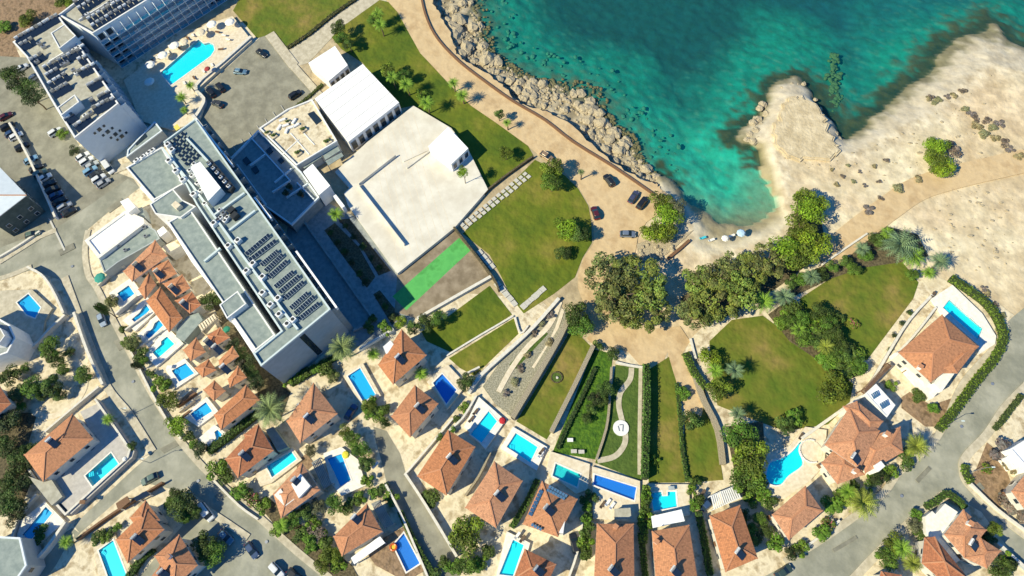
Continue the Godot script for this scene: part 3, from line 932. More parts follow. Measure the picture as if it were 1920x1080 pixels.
func make_complex() -> void:
	var t := thing("hall", "large white square hall with glazed side facing the cream terrace", "hall")
	block(t, poly("680,120 748,192 653,266 590,185", 5.0), 0, 5.0, M.white, M.white_roof, 0.0)
	windows_on(t, g2(653, 266, 5.0), g2(748, 192, 5.0), 2.3, 7, 1.9, 3.4)
	windows_on(t, g2(748, 192, 5.0), g2(680, 120, 5.0), 2.3, 6, 1.9, 3.0)
	for k in 6:
		var u := (k + 0.5) / 6.0
		var e0 := g2(680, 120, 5.0).lerp(g2(748, 192, 5.0), u)
		var e1 := g2(590, 185, 5.0).lerp(g2(653, 266, 5.0), u)
		roof_joint(t, e0, e1, 5.0)
	t = thing("hall", "small white square hall beside the access road and the palms", "hall")
	block(t, poly("578,118 628,86 652,122 616,152", 4.2), 0, 4.2, M.white, M.white_roof, 0.0)
	windows_on(t, g2(616, 152, 4.2), g2(652, 122, 4.2), 2.0, 4, 1.4, 2.2)
	# the big terrace with its sunken court
	var outer := poly("775,198 846,240 880,284 915,355 852,427 745,513 652,385 645,362 655,352 628,322 690,265", 1.2)
	var st := begin()
	prism(st, outer, 0, 1.2)
	struct("paved_terrace", done(st), M.platform)
	for k in 9:
		var u := (k + 0.5) / 9.0
		var c0 := g2(690, 265, 1.2).lerp(g2(775, 198, 1.2), u)
		var c1 := g2(745, 513, 1.2).lerp(g2(852, 427, 1.2), u)
		st = begin()
		prism(st, ribbon(PackedVector2Array([c0.lerp(c1, 0.04), c0.lerp(c1, 0.97)]), 0.1), 1.19, 1.204)
		struct("paving_joint", done(st), M.deck)
	var low := thing("terrace_wall", "low L-shaped cream wall standing on the big cream terrace", "wall")
	for k in ["672,344 741,290", "671,346 758,458"]:
		st = begin()
		prism(st, ribbon(poly(k, 2.3), 0.28), 1.2, 2.3 if k.begins_with("672") else 2.28)
		put("wall", done(st), M.platform, low)
	st = begin()
	prism(st, ribbon(poly("757,303 817,275", 1.2), 0.5), 1.2, 1.5)
	prism(st, ribbon(poly("763,316 806,284", 1.2), 0.5), 1.2, 1.7)
	struct("terrace_step", done(st), M.platform)
	t = thing("pavilion", "white flat-topped cube pavilion on the right edge of the cream terrace", "pavilion")
	block(t, poly("803,274 840,238 878,278 846,308", 5.0), 1.2, 5.0, M.white, M.white_roof, 0.0)
	windows_on(t, g2(846, 308, 5.0), g2(878, 278, 5.0), 3.0, 3, 1.4, 2.2)
	t = thing("pavilion", "bright white box roof between the shaded podium and the cream terrace", "pavilion")
	block(t, poly("568,322 586,307 619,348 598,366", 6.0), 0, 6.0, M.white, M.white_roof, 0.0)
	t = thing("screen_wall", "short bright white wall standing by the shaded garden path", "wall")
	st = begin()
	prism(st, ribbon(poly("627,366 644,388", 3.0), 0.9), 0, 3.0)
	put("wall", done(st), M.white_roof, t)
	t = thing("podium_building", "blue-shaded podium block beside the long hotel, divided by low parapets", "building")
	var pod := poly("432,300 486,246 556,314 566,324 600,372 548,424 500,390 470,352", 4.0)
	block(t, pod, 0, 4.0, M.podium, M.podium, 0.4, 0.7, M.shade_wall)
	for s in ["474,262 545,340", "446,310 500,384", "500,290 470,312", "545,340 512,362", "538,372 580,345", "516,344 548,318", "558,344 590,376"]:
		st = begin()
		prism(st, ribbon(poly(s, 4.0), 0.35), 4.0, 4.7)
		put("parapet_wall", done(st), M.shade_wall, t)
	for s in ["454,300 462,293 470,303 462,310", "498,282 506,275 512,283 504,290", "520,300 527,294 533,301 526,307", "470,316 480,310 486,320 478,326"]:
		st = begin()
		prism(st, poly(s, 4.3), 4.0, 4.3)
		put("skylight", done(st), M.glass, t)
	t = thing("roof_terrace_building", "cream roof terrace with square planters and white seating beside the large white hall", "building")
	block(t, poly("487,242 540,206 586,188 633,266 557,312", 5.0), 0, 5.0, M.wall, M.cream, 0.4, 0.5, M.white)
	for s in ["576,213 588,208 604,226 593,234"]:
		st = begin()
		prism(st, poly(s, 5.1), 5.0, 5.06)
		put("stair_opening", done(st), M.glass, t)
	for q in [[502, 251, 1.6], [514, 256, 1.8], [569, 244, 1.9], [614, 267, 2.2], [559, 288, 2.0], [540, 230, 1.5]]:
		var o := put("planter", box_mesh(Vector3(q[2], 0.5, q[2])), M.cream, t, ground_at(q[0], q[1], 5.0) + Vector3(0, 0.26, 0), turn_of(g2(487, 242), g2(557, 312)))
		put("plants", clump_mesh(3, 0.9), M.leaf, o, Vector3(0, 0.45, 0)).scale = Vector3(q[2] * 0.5, 0.5, q[2] * 0.5)
	for q in [[530, 226], [536, 236], [524, 240], [546, 240], [538, 246], [552, 228], [556, 236]]:
		put("bench", box_mesh(Vector3(2.0, 0.5, 0.8)), M.white, t, ground_at(q[0], q[1], 5.0) + Vector3(0, 0.27, 0), rng.randf_range(0, 1.6))
	for s in ["545,250 580,290", "530,290 560,262", "570,250 590,272"]:
		st = begin()
		prism(st, ribbon(poly(s, 5.0), 0.3), 5.0, 5.15)
		put("paving_edge", done(st), M.white, t)
	t = thing("canopy", "grey slatted canopy roofs along the lower right side of the roof terrace", "canopy")
	for s in ["566,308 600,288 604,294 570,316", "604,288 632,272 638,282 610,300", "610,302 640,286 644,292 616,310"]:
		st = begin()
		prism(st, poly(s, 3.6), 3.45, 3.6)
		put("canopy_roof", done(st), M.grey_roof, t)
	for q in [[570, 314], [602, 293], [638, 282], [614, 308]]:
		var b := ground_at(q[0], q[1], 3.6)
		put("post", box_mesh(Vector3(0.16, 3.4, 0.16)), M.metal, t, Vector3(b.x, 1.7, b.z))
	# low white building at the junction
	t = thing("restaurant", "low white building with a framed roof on the street corner", "building")
	block(t, poly("160,452 236,396 270,410 272,420 186,486", 4.2), 0, 4.2, M.white, M.white_roof, 0.9, 0.35, M.deck_white)
	block(t, poly("225,378 240,371 254,388 240,399", 6.0), 0, 6.0, M.white, M.white_roof, 0.0)
	block(t, poly("254,392 266,388 272,408 258,404", 3.4), 0, 3.4, M.grey_wall, M.grey_roof, 0.0)
	block(t, poly("187,488 273,421 292,432 300,448 222,492 196,512", 3.2), 0, 3.2, M.grey_wall, M.grey_roof, 0.3, 0.2)
	for p in [[224, 462], [272, 428], [274, 444], [236, 470]]:
		unit(t, p[0], p[1], 3.2, Vector3(0.9, 0.7, 0.8), 0.6, M.metal)
	t = thing("kiosk", "small white box roof between the restaurant and the long hotel's ledge", "kiosk")
	block(t, poly("294,433 306,424 313,434 300,444", 4.0), 0, 4.0, M.white, M.white_roof, 0.0)
	t = thing("shed", "pale yellow flat-roofed shed behind the terraced houses", "shed")
	block(t, poly("304,463 326,452 338,461 314,475", 4.5), 0, 4.5, M.wall, M.deck, 0.0)
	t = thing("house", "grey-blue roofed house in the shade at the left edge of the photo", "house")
	hip(t, poly("-70,330 -2,312 50,366 -20,420", 9.0), 9.0, M.shade_wall, 0.2, M.shade_dark_wall)

# ------------------------------------------------------------------ tiled villas
# a hipped roof on four (or more) eave corners: faces with tile rows, ridge caps, walls with windows below
func hip(t: Node3D, p0: PackedVector2Array, h: float, rm: Material, slope := 0.38, wm: Material = null, base := 0.0, openings := true) -> void:
	var p := p0
	if Geometry2D.is_polygon_clockwise(p):
		p.reverse()
	var n := p.size()
	var wall_m: Material = wm if wm else M.wall
	var roof_pts := []
	var top := {}
	var r0: Vector2
	var r1: Vector2
	if n == 4 and (p[0].distance_to(p[1]) + p[2].distance_to(p[3])) > (p[1].distance_to(p[2]) + p[3].distance_to(p[0])):
		p = PackedVector2Array([p[1], p[2], p[3], p[0]])
	if n == 4:
		# p0-p1 and p2-p3 are the short ends
		var m0 := (p[0] + p[1]) * 0.5
		var m1 := (p[2] + p[3]) * 0.5
		var hw := (p[0].distance_to(p[1]) + p[2].distance_to(p[3])) * 0.25
		var L := m0.distance_to(m1)
		var inset := minf(hw, L * 0.46)
		r0 = m0.lerp(m1, inset / L)
		r1 = m1.lerp(m0, inset / L)
		var rh := h + hw * slope
		var A := Vector3(p[0].x, h, p[0].y)
		var B := Vector3(p[1].x, h, p[1].y)
		var C := Vector3(p[2].x, h, p[2].y)
		var D := Vector3(p[3].x, h, p[3].y)
		var E := Vector3(r0.x, rh, r0.y)
		var F := Vector3(r1.x, rh, r1.y)
		for f in [[A, B, E], [B, C, F, E], [C, D, F], [D, A, E, F]]:
			roof_face(t, f, rm)
		for e in [[A, E], [B, E], [C, F], [D, F], [E, F]]:
			ridge_cap(t, e[0], e[1])
	else:
		var c := Vector2.ZERO
		for v in p:
			c += v / n
		var rr := 0.0
		for i in n:
			rr += p[i].distance_to(c) / n
		var ap := Vector3(c.x, h + rr * 0.7 * slope, c.y)
		for i in n:
			var a := p[i]
			var b := p[(i + 1) % n]
			roof_face(t, [Vector3(a.x, h, a.y), Vector3(b.x, h, b.y), ap], rm)
			ridge_cap(t, Vector3(a.x, h, a.y), ap)
	# eaves board and soffit
	var st := begin()
	sides(st, p, h - 0.22, h - 0.005)
	cap(st, p, h - 0.22, false)
	put("eaves", done(st), M.frame, t)
	var q := grow(p, -0.55)
	st = begin()
	sides(st, q, base, h - 0.2)
	put("wall", done(st), wall_m, t)
	if openings:
		if Geometry2D.is_polygon_clockwise(q):
			q.reverse()
		for i in q.size():
			var b := q[i]
			var a := q[(i + 1) % q.size()]
			var L := a.distance_to(b)
			if L < 2.5:
				continue
			var k := maxi(1, int(L / 3.6))
			for y in ([1.5, 4.1] if h > 4.6 else [1.5]):
				windows_on(t, a, b, y, k, 1.2, 1.3)
			if i == 1:
				var mid := a.lerp(b, 0.5 if k % 2 == 0 else 0.5 - 0.5 / k)
				var dr := put("door", box_mesh(Vector3(1.05, 2.2, 0.2)), M.wood, t, Vector3(mid.x, 1.12, mid.y), turn_of(a, b))
				put("handle", box_mesh(Vector3(0.12, 0.05, 0.1)), M.metal, dr, Vector3(0.36, 0, 0.14))

func roof_face(t: Node3D, f: Array, rm: Material) -> void:
	var st := begin()
	var a: Vector3 = f[0]
	var b: Vector3 = f[1]
	var u := (b - a).normalized()
	var nn := u.cross((f[2] as Vector3) - a).normalized()
	if nn.y < 0:
		nn = -nn
	var v := nn.cross(u)
	var order := [0, 1, 2] if f.size() == 3 else [0, 1, 2, 0, 2, 3]
	for k in order:
		var d: Vector3 = (f[k] as Vector3) - a
		st.set_uv(Vector2(d.dot(u), d.dot(v) * -1.0))
		st.add_vertex(f[k])
	st.generate_normals()
	st.generate_tangents()
	put("roof_slope", st.commit(), rm, t)

func ridge_cap(t: Node3D, a: Vector3, b: Vector3) -> void:
	var st := begin()
	var d := b - a
	var bb := Basis.looking_at(d, Vector3.UP)
	box(st, (a + b) * 0.5 + Vector3(0, 0.04, 0), Vector3(0.3, 0.14, d.length()), 0.0, bb)
	put("ridge_cap", done(st), M.ridge, t)

# where the line of a surveyed spot meets the tiled roof
func on_roof(q: Array, quads: Array, h: float) -> Vector3:
	var y := h + 0.8
	for it in 3:
		var g := g2(q[0], q[1], y)
		var best := 0.0
		for i in quads.size():
			var p := poly(quads[i], h - i * 0.35)
			if Geometry2D.is_point_in_polygon(g, p):
				var d := 1e9
				for k in p.size():
					d = minf(d, g.distance_to(Geometry2D.get_closest_point_to_segment(g, p[k], p[(k + 1) % p.size()])))
				best = maxf(best, h - i * 0.35 + d * (0.38 - i * 0.03))
		y = maxf(best, h + 0.2)
	return ground_at(q[0], q[1], y)

# extras: list of [kind, px, py, ...] standing on the roof
func villa(label: String, quads: Array, h: float, tint := 0, heaters := [], chimneys := [], wm: Material = null) -> Node3D:
	var t := thing("villa", label, "house")
	for i in quads.size():
		hip(t, poly(quads[i], h - i * 0.35), h - i * 0.35, M.tiles[(tint if tint == 2 else (label.length() * 7) % 5)], 0.38 - i * 0.03, wm)
	for q in heaters:
		var p := on_roof(q, quads, h)
		solar_heater(t, p, 0.85, 1.2)
	for q in chimneys:
		var p := on_roof(q, quads, h)
		var c := put("chimney", box_mesh(Vector3(0.8, 2.0, 0.8)), M.white, t, p + Vector3(0, 0.3, 0), turn_of(g2(0, 0), g2(40, -30)))
		put("chimney_cap", box_mesh(Vector3(1.05, 0.16, 1.05)), M.ridge, c, Vector3(0, 1.1, 0))
	return t

func flat_part(t: Node3D, called: String, s: String, y0: float, y1: float, m: Material) -> MeshInstance3D:
	var st := begin()
	prism(st, poly(s, y1), y0, y1)
	return put(called, done(st), m, t)

func panel_grid(t: Node3D, s: String, h0: float, nx: int, ny: int, tilt_up: float) -> void:
	var q := poly(s, h0)
	var yaw := turn_of(q[0], q[1])
	for j in ny:
		for i in nx:
			var c := lerp4(q[0], q[1], q[2], q[3], (i + 0.5) / nx, (j + 0.5) / ny)
			var o := put("solar_panel", box_mesh(Vector3(q[0].distance_to(q[1]) / nx - 0.12, 0.08, q[0].distance_to(q[3]) / ny - 0.12)), M.cell2, t)
			o.position = Vector3(c.x, h0 + 0.15 + tilt_up * (1.0 - (j + 0.5) / ny), c.y)
			o.basis = Basis(Vector3.UP, yaw) * Basis(Vector3.RIGHT, atan2(tilt_up, q[0].distance_to(q[3])))

func pergola(label: String, s: String, h: float, n: int, m: Material, base := 0.0) -> void:
	var q := poly(s, h)
	var t := thing("pergola", label, "pergola")
	for i in n:
		var a := q[0].lerp(q[1], (i + 0.5) / n)
		var b := q[3].lerp(q[2], (i + 0.5) / n)
		var st := begin()
		prism(st, ribbon(PackedVector2Array([a, b]), q[0].distance_to(q[1]) / n * 0.62), h - 0.18, h)
		put("slat", done(st), m, t)
	for e in [[0, 1], [3, 2]]:
		var st := begin()
		prism(st, ribbon(PackedVector2Array([q[e[0]], q[e[1]]]), 0.2), h - 0.42, h - 0.19)
		put("beam", done(st), m, t)
	for v in q:
		var st := begin()
		box(st, Vector3(v.x, (h + base) * 0.5 - 0.22, v.y), Vector3(0.18, h - base - 0.45, 0.18))
		put("post", done(st), m, t)

func canopy(label: String, s: String, h: float, m: Material, base := 0.0) -> void:
	var q := poly(s, h)
	var t := thing("canopy", label, "canopy")
	var st := begin()
	prism(st, q, h - 0.2, h)
	put("canopy_roof", done(st), m, t)
	for v in grow(q, -0.3):
		st = begin()
		box(st, Vector3(v.x, (h + base) * 0.5 - 0.1, v.y), Vector3(0.25, h - base - 0.22, 0.25))
		put("post", done(st), M.white, t)

func make_houses() -> void:
	var t: Node3D
	# --- left of the street
	t = villa("red hipped villa on a grey raised terrace with a long cyan pool", ["45,853 136,776 175,823 81,903"], 5.8, 0, [[103, 832]], [])
	flat_part(t, "flat_roof", "53,893 82,904 97,900 117,931 97,948", 0, 3.2, M.beige_roof)
	t = villa("red hipped villa with an angular pool below the short side street", ["217,1012 275,955 308,993 239,1056", "243,971 273,938 300,975 268,1004"], 5.8, 0, [[263, 1013]], [])
	t = villa("red hipped villa at the lower edge, next to a trimmed hedge and a shaded tree", ["290,1043 336,1002 371,1060 325,1102", "275,1092 300,1060 330,1110 300,1140"], 5.8, 0, [[312, 1078]], [[320, 1044]])
	villa("dull red roof cut by the left edge of the photo beside the sandy garden", ["-45,742 -2,722 21,757 -30,800"], 5.6, 2)
	t = thing("house", "white flat-roofed house coloured grey for shade at the bottom left corner of the photo", "house")
	block(t, poly("-30,1004 40,1008 52,1060 30,1092 -30,1092", 6.0), 0, 6.0, M.grey_wall, M.grey_roof, 0.4, 0.4, M.shade_wall)  # a white house: shade is put into its grey walls and roof
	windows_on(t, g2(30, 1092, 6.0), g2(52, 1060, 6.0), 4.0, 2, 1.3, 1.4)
	t = thing("house", "white rounded house beside the deep blue pool at the left edge", "house")
	block(t, poly("-60,590 0,598 20,610 31,634 16,662 -60,690", 7.5), 0, 7.5, M.white, M.podium, 0.4, 0.4)
	block(t, poly("-40,612 2,616 10,630 -2,646 -40,646", 10.0), 7.5, 10.0, M.white, M.beige_roof, 0.2, 0.2)
	# --- upper terrace of houses
	t = villa("hipped end house of the upper terrace beside the restaurant", ["231,509 291,450 314,480 248,528"], 5.6, 1, [[263, 503]])
	t = villa("back house of the upper terrace below the yellow shed", ["282,503 316,487 332,513 299,531"], 5.0, 0, [[302, 516]])
	t = villa("front house of the upper terrace over the square pool", ["279,511 293,534 272,561 259,543"], 4.4, 1)
	t = villa("back house of the upper terrace beside the shaded yard of the long hotel", ["305,532 342,515 357,540 330,557"], 4.8, 0, [[330, 545]])
	t = villa("long front house of the upper terrace over the three narrow pools", ["301,538 342,596 317,623 274,565"], 4.2, 1)
	t = villa("last back house of the upper terrace beside the bright green tree", ["328,564 360,547 377,572 356,588"], 4.8, 2, [[351, 574]])
	flat_part(t, "flat_roof", "332,614 350,594 372,586 380,600 345,640 330,632", 0, 3.0, M.grey_roof)
	canopy("grey-white awning over the patio between the narrow pools and the upper terrace", "286,556 294,548 299,556 290,564", 2.8, M.deck_white)
	pergola("cream lattice pergola between the two terraces of houses", "371,610 401,588 406,596 377,621", 3.0, 7, M.deck)
	# --- lower terrace
	var f := [["343,656 368,633 386,660 358,677", "389,629 412,614 431,633 393,655", "first"], ["365,690 391,673 406,694 380,708", "410,676 436,649 448,668 412,692", "second"], ["381,731 402,713 423,733 401,752", "427,711 446,686 463,708 431,727", "third"]]
	var near_ := ["nearest the lattice pergola", "in the middle of the row", "next to the hipped corner house"]
	for i in 3:
		villa("front house of the lower terrace over the white patios, " + near_[i], [f[i][0]], 4.2, 1)
		t = villa("back house of the lower terrace along the hotel, " + near_[i], [f[i][1]], 5.0, 0, [[[396, 646], [411, 657], [426, 694]][i]])
	villa("hipped corner house of the lower terrace beside the big palm", ["401,778 461,722 487,750 414,807"], 5.6, 0)
	# --- between street and lane
	t = villa("orange villa with a bright cyan pool along its shaded open terrace", ["422,861 484,795 513,845 446,896", "457,815 480,797 500,830 470,850"], 5.8, 1, [[463, 857]])
	flat_part(t, "terrace_roof", "498,806 512,800 540,838 520,846", 0, 3.0, M.grey_roof)
	t = villa("orange villa beside the big palm below the long hotel's end wall", ["537,790 588,718 633,776 563,831"], 5.8, 1, [[583, 787]])
	flat_part(t, "satellite_terrace", "556,758 572,748 582,764 560,776", 0, 5.2, M.deck_white)
	t = villa("orange villa next to the small green lawns under the hotel garden", ["709,684 753,617 800,666 737,721"], 5.8, 1, [[753, 676]])
	flat_part(t, "roof_terrace", "718,650 732,638 744,652 724,664", 0, 6.0, M.white)
	t = villa("orange villa between the lane's cypress and the dark blue pool", ["733,781 778,722 822,757 769,820"], 5.8, 1, [[790, 768]])
	flat_part(t, "bay_roof", "734,778 748,768 755,782 742,790", 0, 5.6, M.white)
	t = villa("big smooth-roofed villa on the cream drive right of the lane", ["782,893 840,806 891,838 837,929"], 6.2, 1, [[850, 863]])
	t = villa("big smooth-roofed villa beside the round tree and its cream courtyard", ["872,952 927,865 980,902 930,990"], 6.2, 1, [[939, 932]])
	t = villa("villa with blue solar panels along three edges of its roof", ["980,983 1016,902 1083,936 1046,1007"], 6.0, 1, [[1031, 958]])
	panel_grid(t, "1030,909 1066,929 1057,938 1024,921", 6.6, 7, 2, 0.5)
	panel_grid(t, "990,964 1014,916 1018,922 997,970", 6.5, 7, 1, 0.3)
	panel_grid(t, "998,980 1018,990 1014,997 994,986", 6.4, 4, 1, 0.4)
	flat_part(t, "bay_roof", "1042,972 1060,972 1056,1000 1042,998", 0, 6.1, M.white)
	villa("small villa beside the turquoise pool at the bottom of the shaded drive", ["984,1029 1043,1058 1026,1096 962,1086"], 5.6, 1, [[1012, 1072]])
	t = villa("long straight villa below the long blue pool, its ridge pointing up the photo", ["1119,982 1188,982 1190,1122 1112,1122"], 6.0, 0, [[1152, 1072]], [[1154, 988]])
	villa("long villa below the white flat canopy and the corner pool", ["1222,996 1292,984 1313,1116 1232,1122"], 6.0, 0, [[1268, 1074]], [[1230, 1016]])
	t = villa("long villa below the striped pergola, left of the tall trees", ["1330,967 1387,947 1421,1047 1360,1073"], 6.0, 0, [[1388, 1040]])
	villa("square hipped villa with a white side wall below the kidney pool", ["1447,965 1510,911 1543,958 1479,1013"], 5.8, 0)
	t = villa("large villa of many hips with a round patio and kidney pool", ["1546,834 1592,765 1650,808 1612,880", "1580,762 1606,752 1656,790 1630,826", "1606,826 1688,800 1693,848 1622,888", "1540,868 1580,826 1622,890 1570,908"], 6.2, 0, [[1604, 862]], [[1660, 815], [1602, 884]])
	flat_part(t, "tower_cap", "1640,872 1652,864 1660,874 1648,884", 0, 6.6, M.white)
	t = villa("large pale red villa with white terraces and a cyan pool beside the coast road", ["1684,661 1766,590 1835,650 1745,717", "1745,700 1800,655 1832,652 1795,700"], 6.2, 1, [], [[1722, 690]])
	flat_part(t, "terrace_roof", "1676,662 1684,660 1760,734 1750,746", 0, 3.0, M.deck_white)
	flat_part(t, "terrace_roof", "1772,686 1782,680 1792,697 1766,734 1751,718", 0, 4.2, M.deck_white)
	t = thing("garage", "white flat-roofed garage with two rows of solar panels beside the brown yard", "garage")
	block(t, poly("1622,738 1642,720 1678,760 1662,783", 3.6), 0, 3.6, M.white, M.white_roof, 0.3, 0.2)
	panel_grid(t, "1630,740 1642,733 1650,742 1638,750", 3.9, 4, 1, 0.5)
	panel_grid(t, "1646,758 1660,750 1668,760 1654,769", 3.9, 4, 1, 0.5)
	pergola("long brown timber pergola leading to the solar panel garage", "1664,680 1672,686 1622,738 1614,732", 2.8, 10, M.wood)
	t = villa("orange villa with a white wide terrace beside the road fork", ["1770,1002 1806,955 1850,994 1808,1046", "1808,1046 1838,1008 1877,1033 1850,1066"], 5.8, 1, [[1824, 1024]], [[1815, 982]])
	flat_part(t, "terrace", "1735,968 1748,958 1754,964 1772,944 1796,960 1768,1004 1776,1020 1800,1050 1792,1056 1736,1000", 0, 2.8, M.deck_white)
	villa("narrow dark red villa below the orange villa at the road fork", ["1733,1008 1752,1006 1822,1092 1790,1110 1728,1056"], 5.4, 2)
	villa("orange villa cut by the right edge with a round roof window", ["1896,921 1936,872 1966,916 1926,962"], 5.6, 1)
	villa("small red roof at the lower edge among palms by the coast road", ["1652,1071 1690,1078 1690,1120 1640,1110"], 5.2, 2)
	t = thing("house", "white flat-roofed house on the right edge beside the road fork", "house")
	block(t, poly("1893,842 1926,822 1960,860 1930,884", 5.0), 0, 5.0, M.white, M.white_roof, 0.3, 0.3)
	block(t, poly("1885,858 1898,848 1916,866 1902,880", 3.2), 0, 3.2, M.white, M.white_roof, 0.3, 0.3)
	villa("villa with a grey roof terrace beside the angular pool and the red paved yard", ["625,1006 688,944 717,997 641,1043"], 5.8, 1, [[672, 976]])
	canopy("white flat canopy on the lower side of the villa with the grey roof terrace", "658,1046 712,1005 722,1018 664,1058", 3.2, M.white_roof)
	t = villa("villa with a white roof terrace between two pools", ["512,926 566,868 600,919 527,972"], 5.8, 1, [[560, 906]])
	flat_part(t, "roof_terrace", "546,908 563,888 582,911 560,934", 5.8, 7.3, M.white)
	flat_part(t, "roof_terrace", "514,928 526,916 536,930 548,928 552,936 534,950", 5.8, 6.5, M.deck_white)
	pergola("dark shaded pergola beside the deep blue pool of the villa with a roof terrace", "584,868 600,858 622,906 606,916", 2.8, 6, M.podium)
	pergola("dark shaded pergola beside the angular pool", "696,945 712,938 738,982 720,990", 2.8, 6, M.podium)
	canopy("white flat canopy over the patio of the corner pool", "1221,968 1278,955 1284,977 1224,990", 3.2, M.white_roof)
	pergola("white striped pergola on the terrace above the long villa", "1332,930 1380,911 1390,932 1338,955", 3.2, 14, M.white)
	canopy("beige square canopy on the terrace below the long blue pool", "1152,954 1182,952 1184,972 1152,974", 2.8, M.beige_roof)
	canopy("small brown square canopy beside the side street's parking place", "217,944 238,930 244,940 222,958", 2.4, M.wood)
	canopy("dark square canopy over the parking place beside the side street", "250,934 274,920 281,928 256,940", 2.4, M.panel)

# ------------------------------------------------------------------ pools on their raised decks
func pool(label: String, water: String, deck: String, tint: int, deck_m: Material, smooth := false, lift := DECK) -> void:
	var q := poly(water, lift)
	if smooth:
		q = smooth_line(q, true, 4)
	var d := poly(deck, lift) if deck != "" else grow(q, 1.7)
	var rim := grow(q, 0.32)
	var st := begin()
	for k in pieces(d, rim):
		prism(st, k, 0, lift)
	struct("pool_deck", done(st), deck_m)
	var t := thing("swimming_pool", label, "swimming pool")
	st = begin()
	for k in pieces(rim, q):
		prism(st, k, 0.1, lift + 0.05)
	put("coping", done(st), M.deck_white, t)
	st = begin()
	cap(st, q, 0.235)
	put("pool_floor", done(st), M.pool_floor[tint], t)
	st = begin()
	sides(st, q, 0.2, lift - 0.01, true)
	put("pool_wall", done(st), M.pool_floor[tint], t)
	st = begin()
	cap(st, q, lift - 0.12)
	put("water", done(st), M.pool_water, t)
	# a flight of three steps in the first corner
	var c := q[0]
	var m := Vector2.ZERO
	for v in q:
		m += v / q.size()
	var dir := (m - c).normalized()
	for k in 3:
		var o := put("pool_step", box_mesh(Vector3(1.2, 0.12, 0.4)), M.pool_floor[tint], t)
		var p := c + dir * (0.9 + k * 0.35)
		o.position = Vector3(p.x, lift - 0.26 - k * 0.1, p.y)
		o.rotation.y = turn_of(c, m) + PI / 2

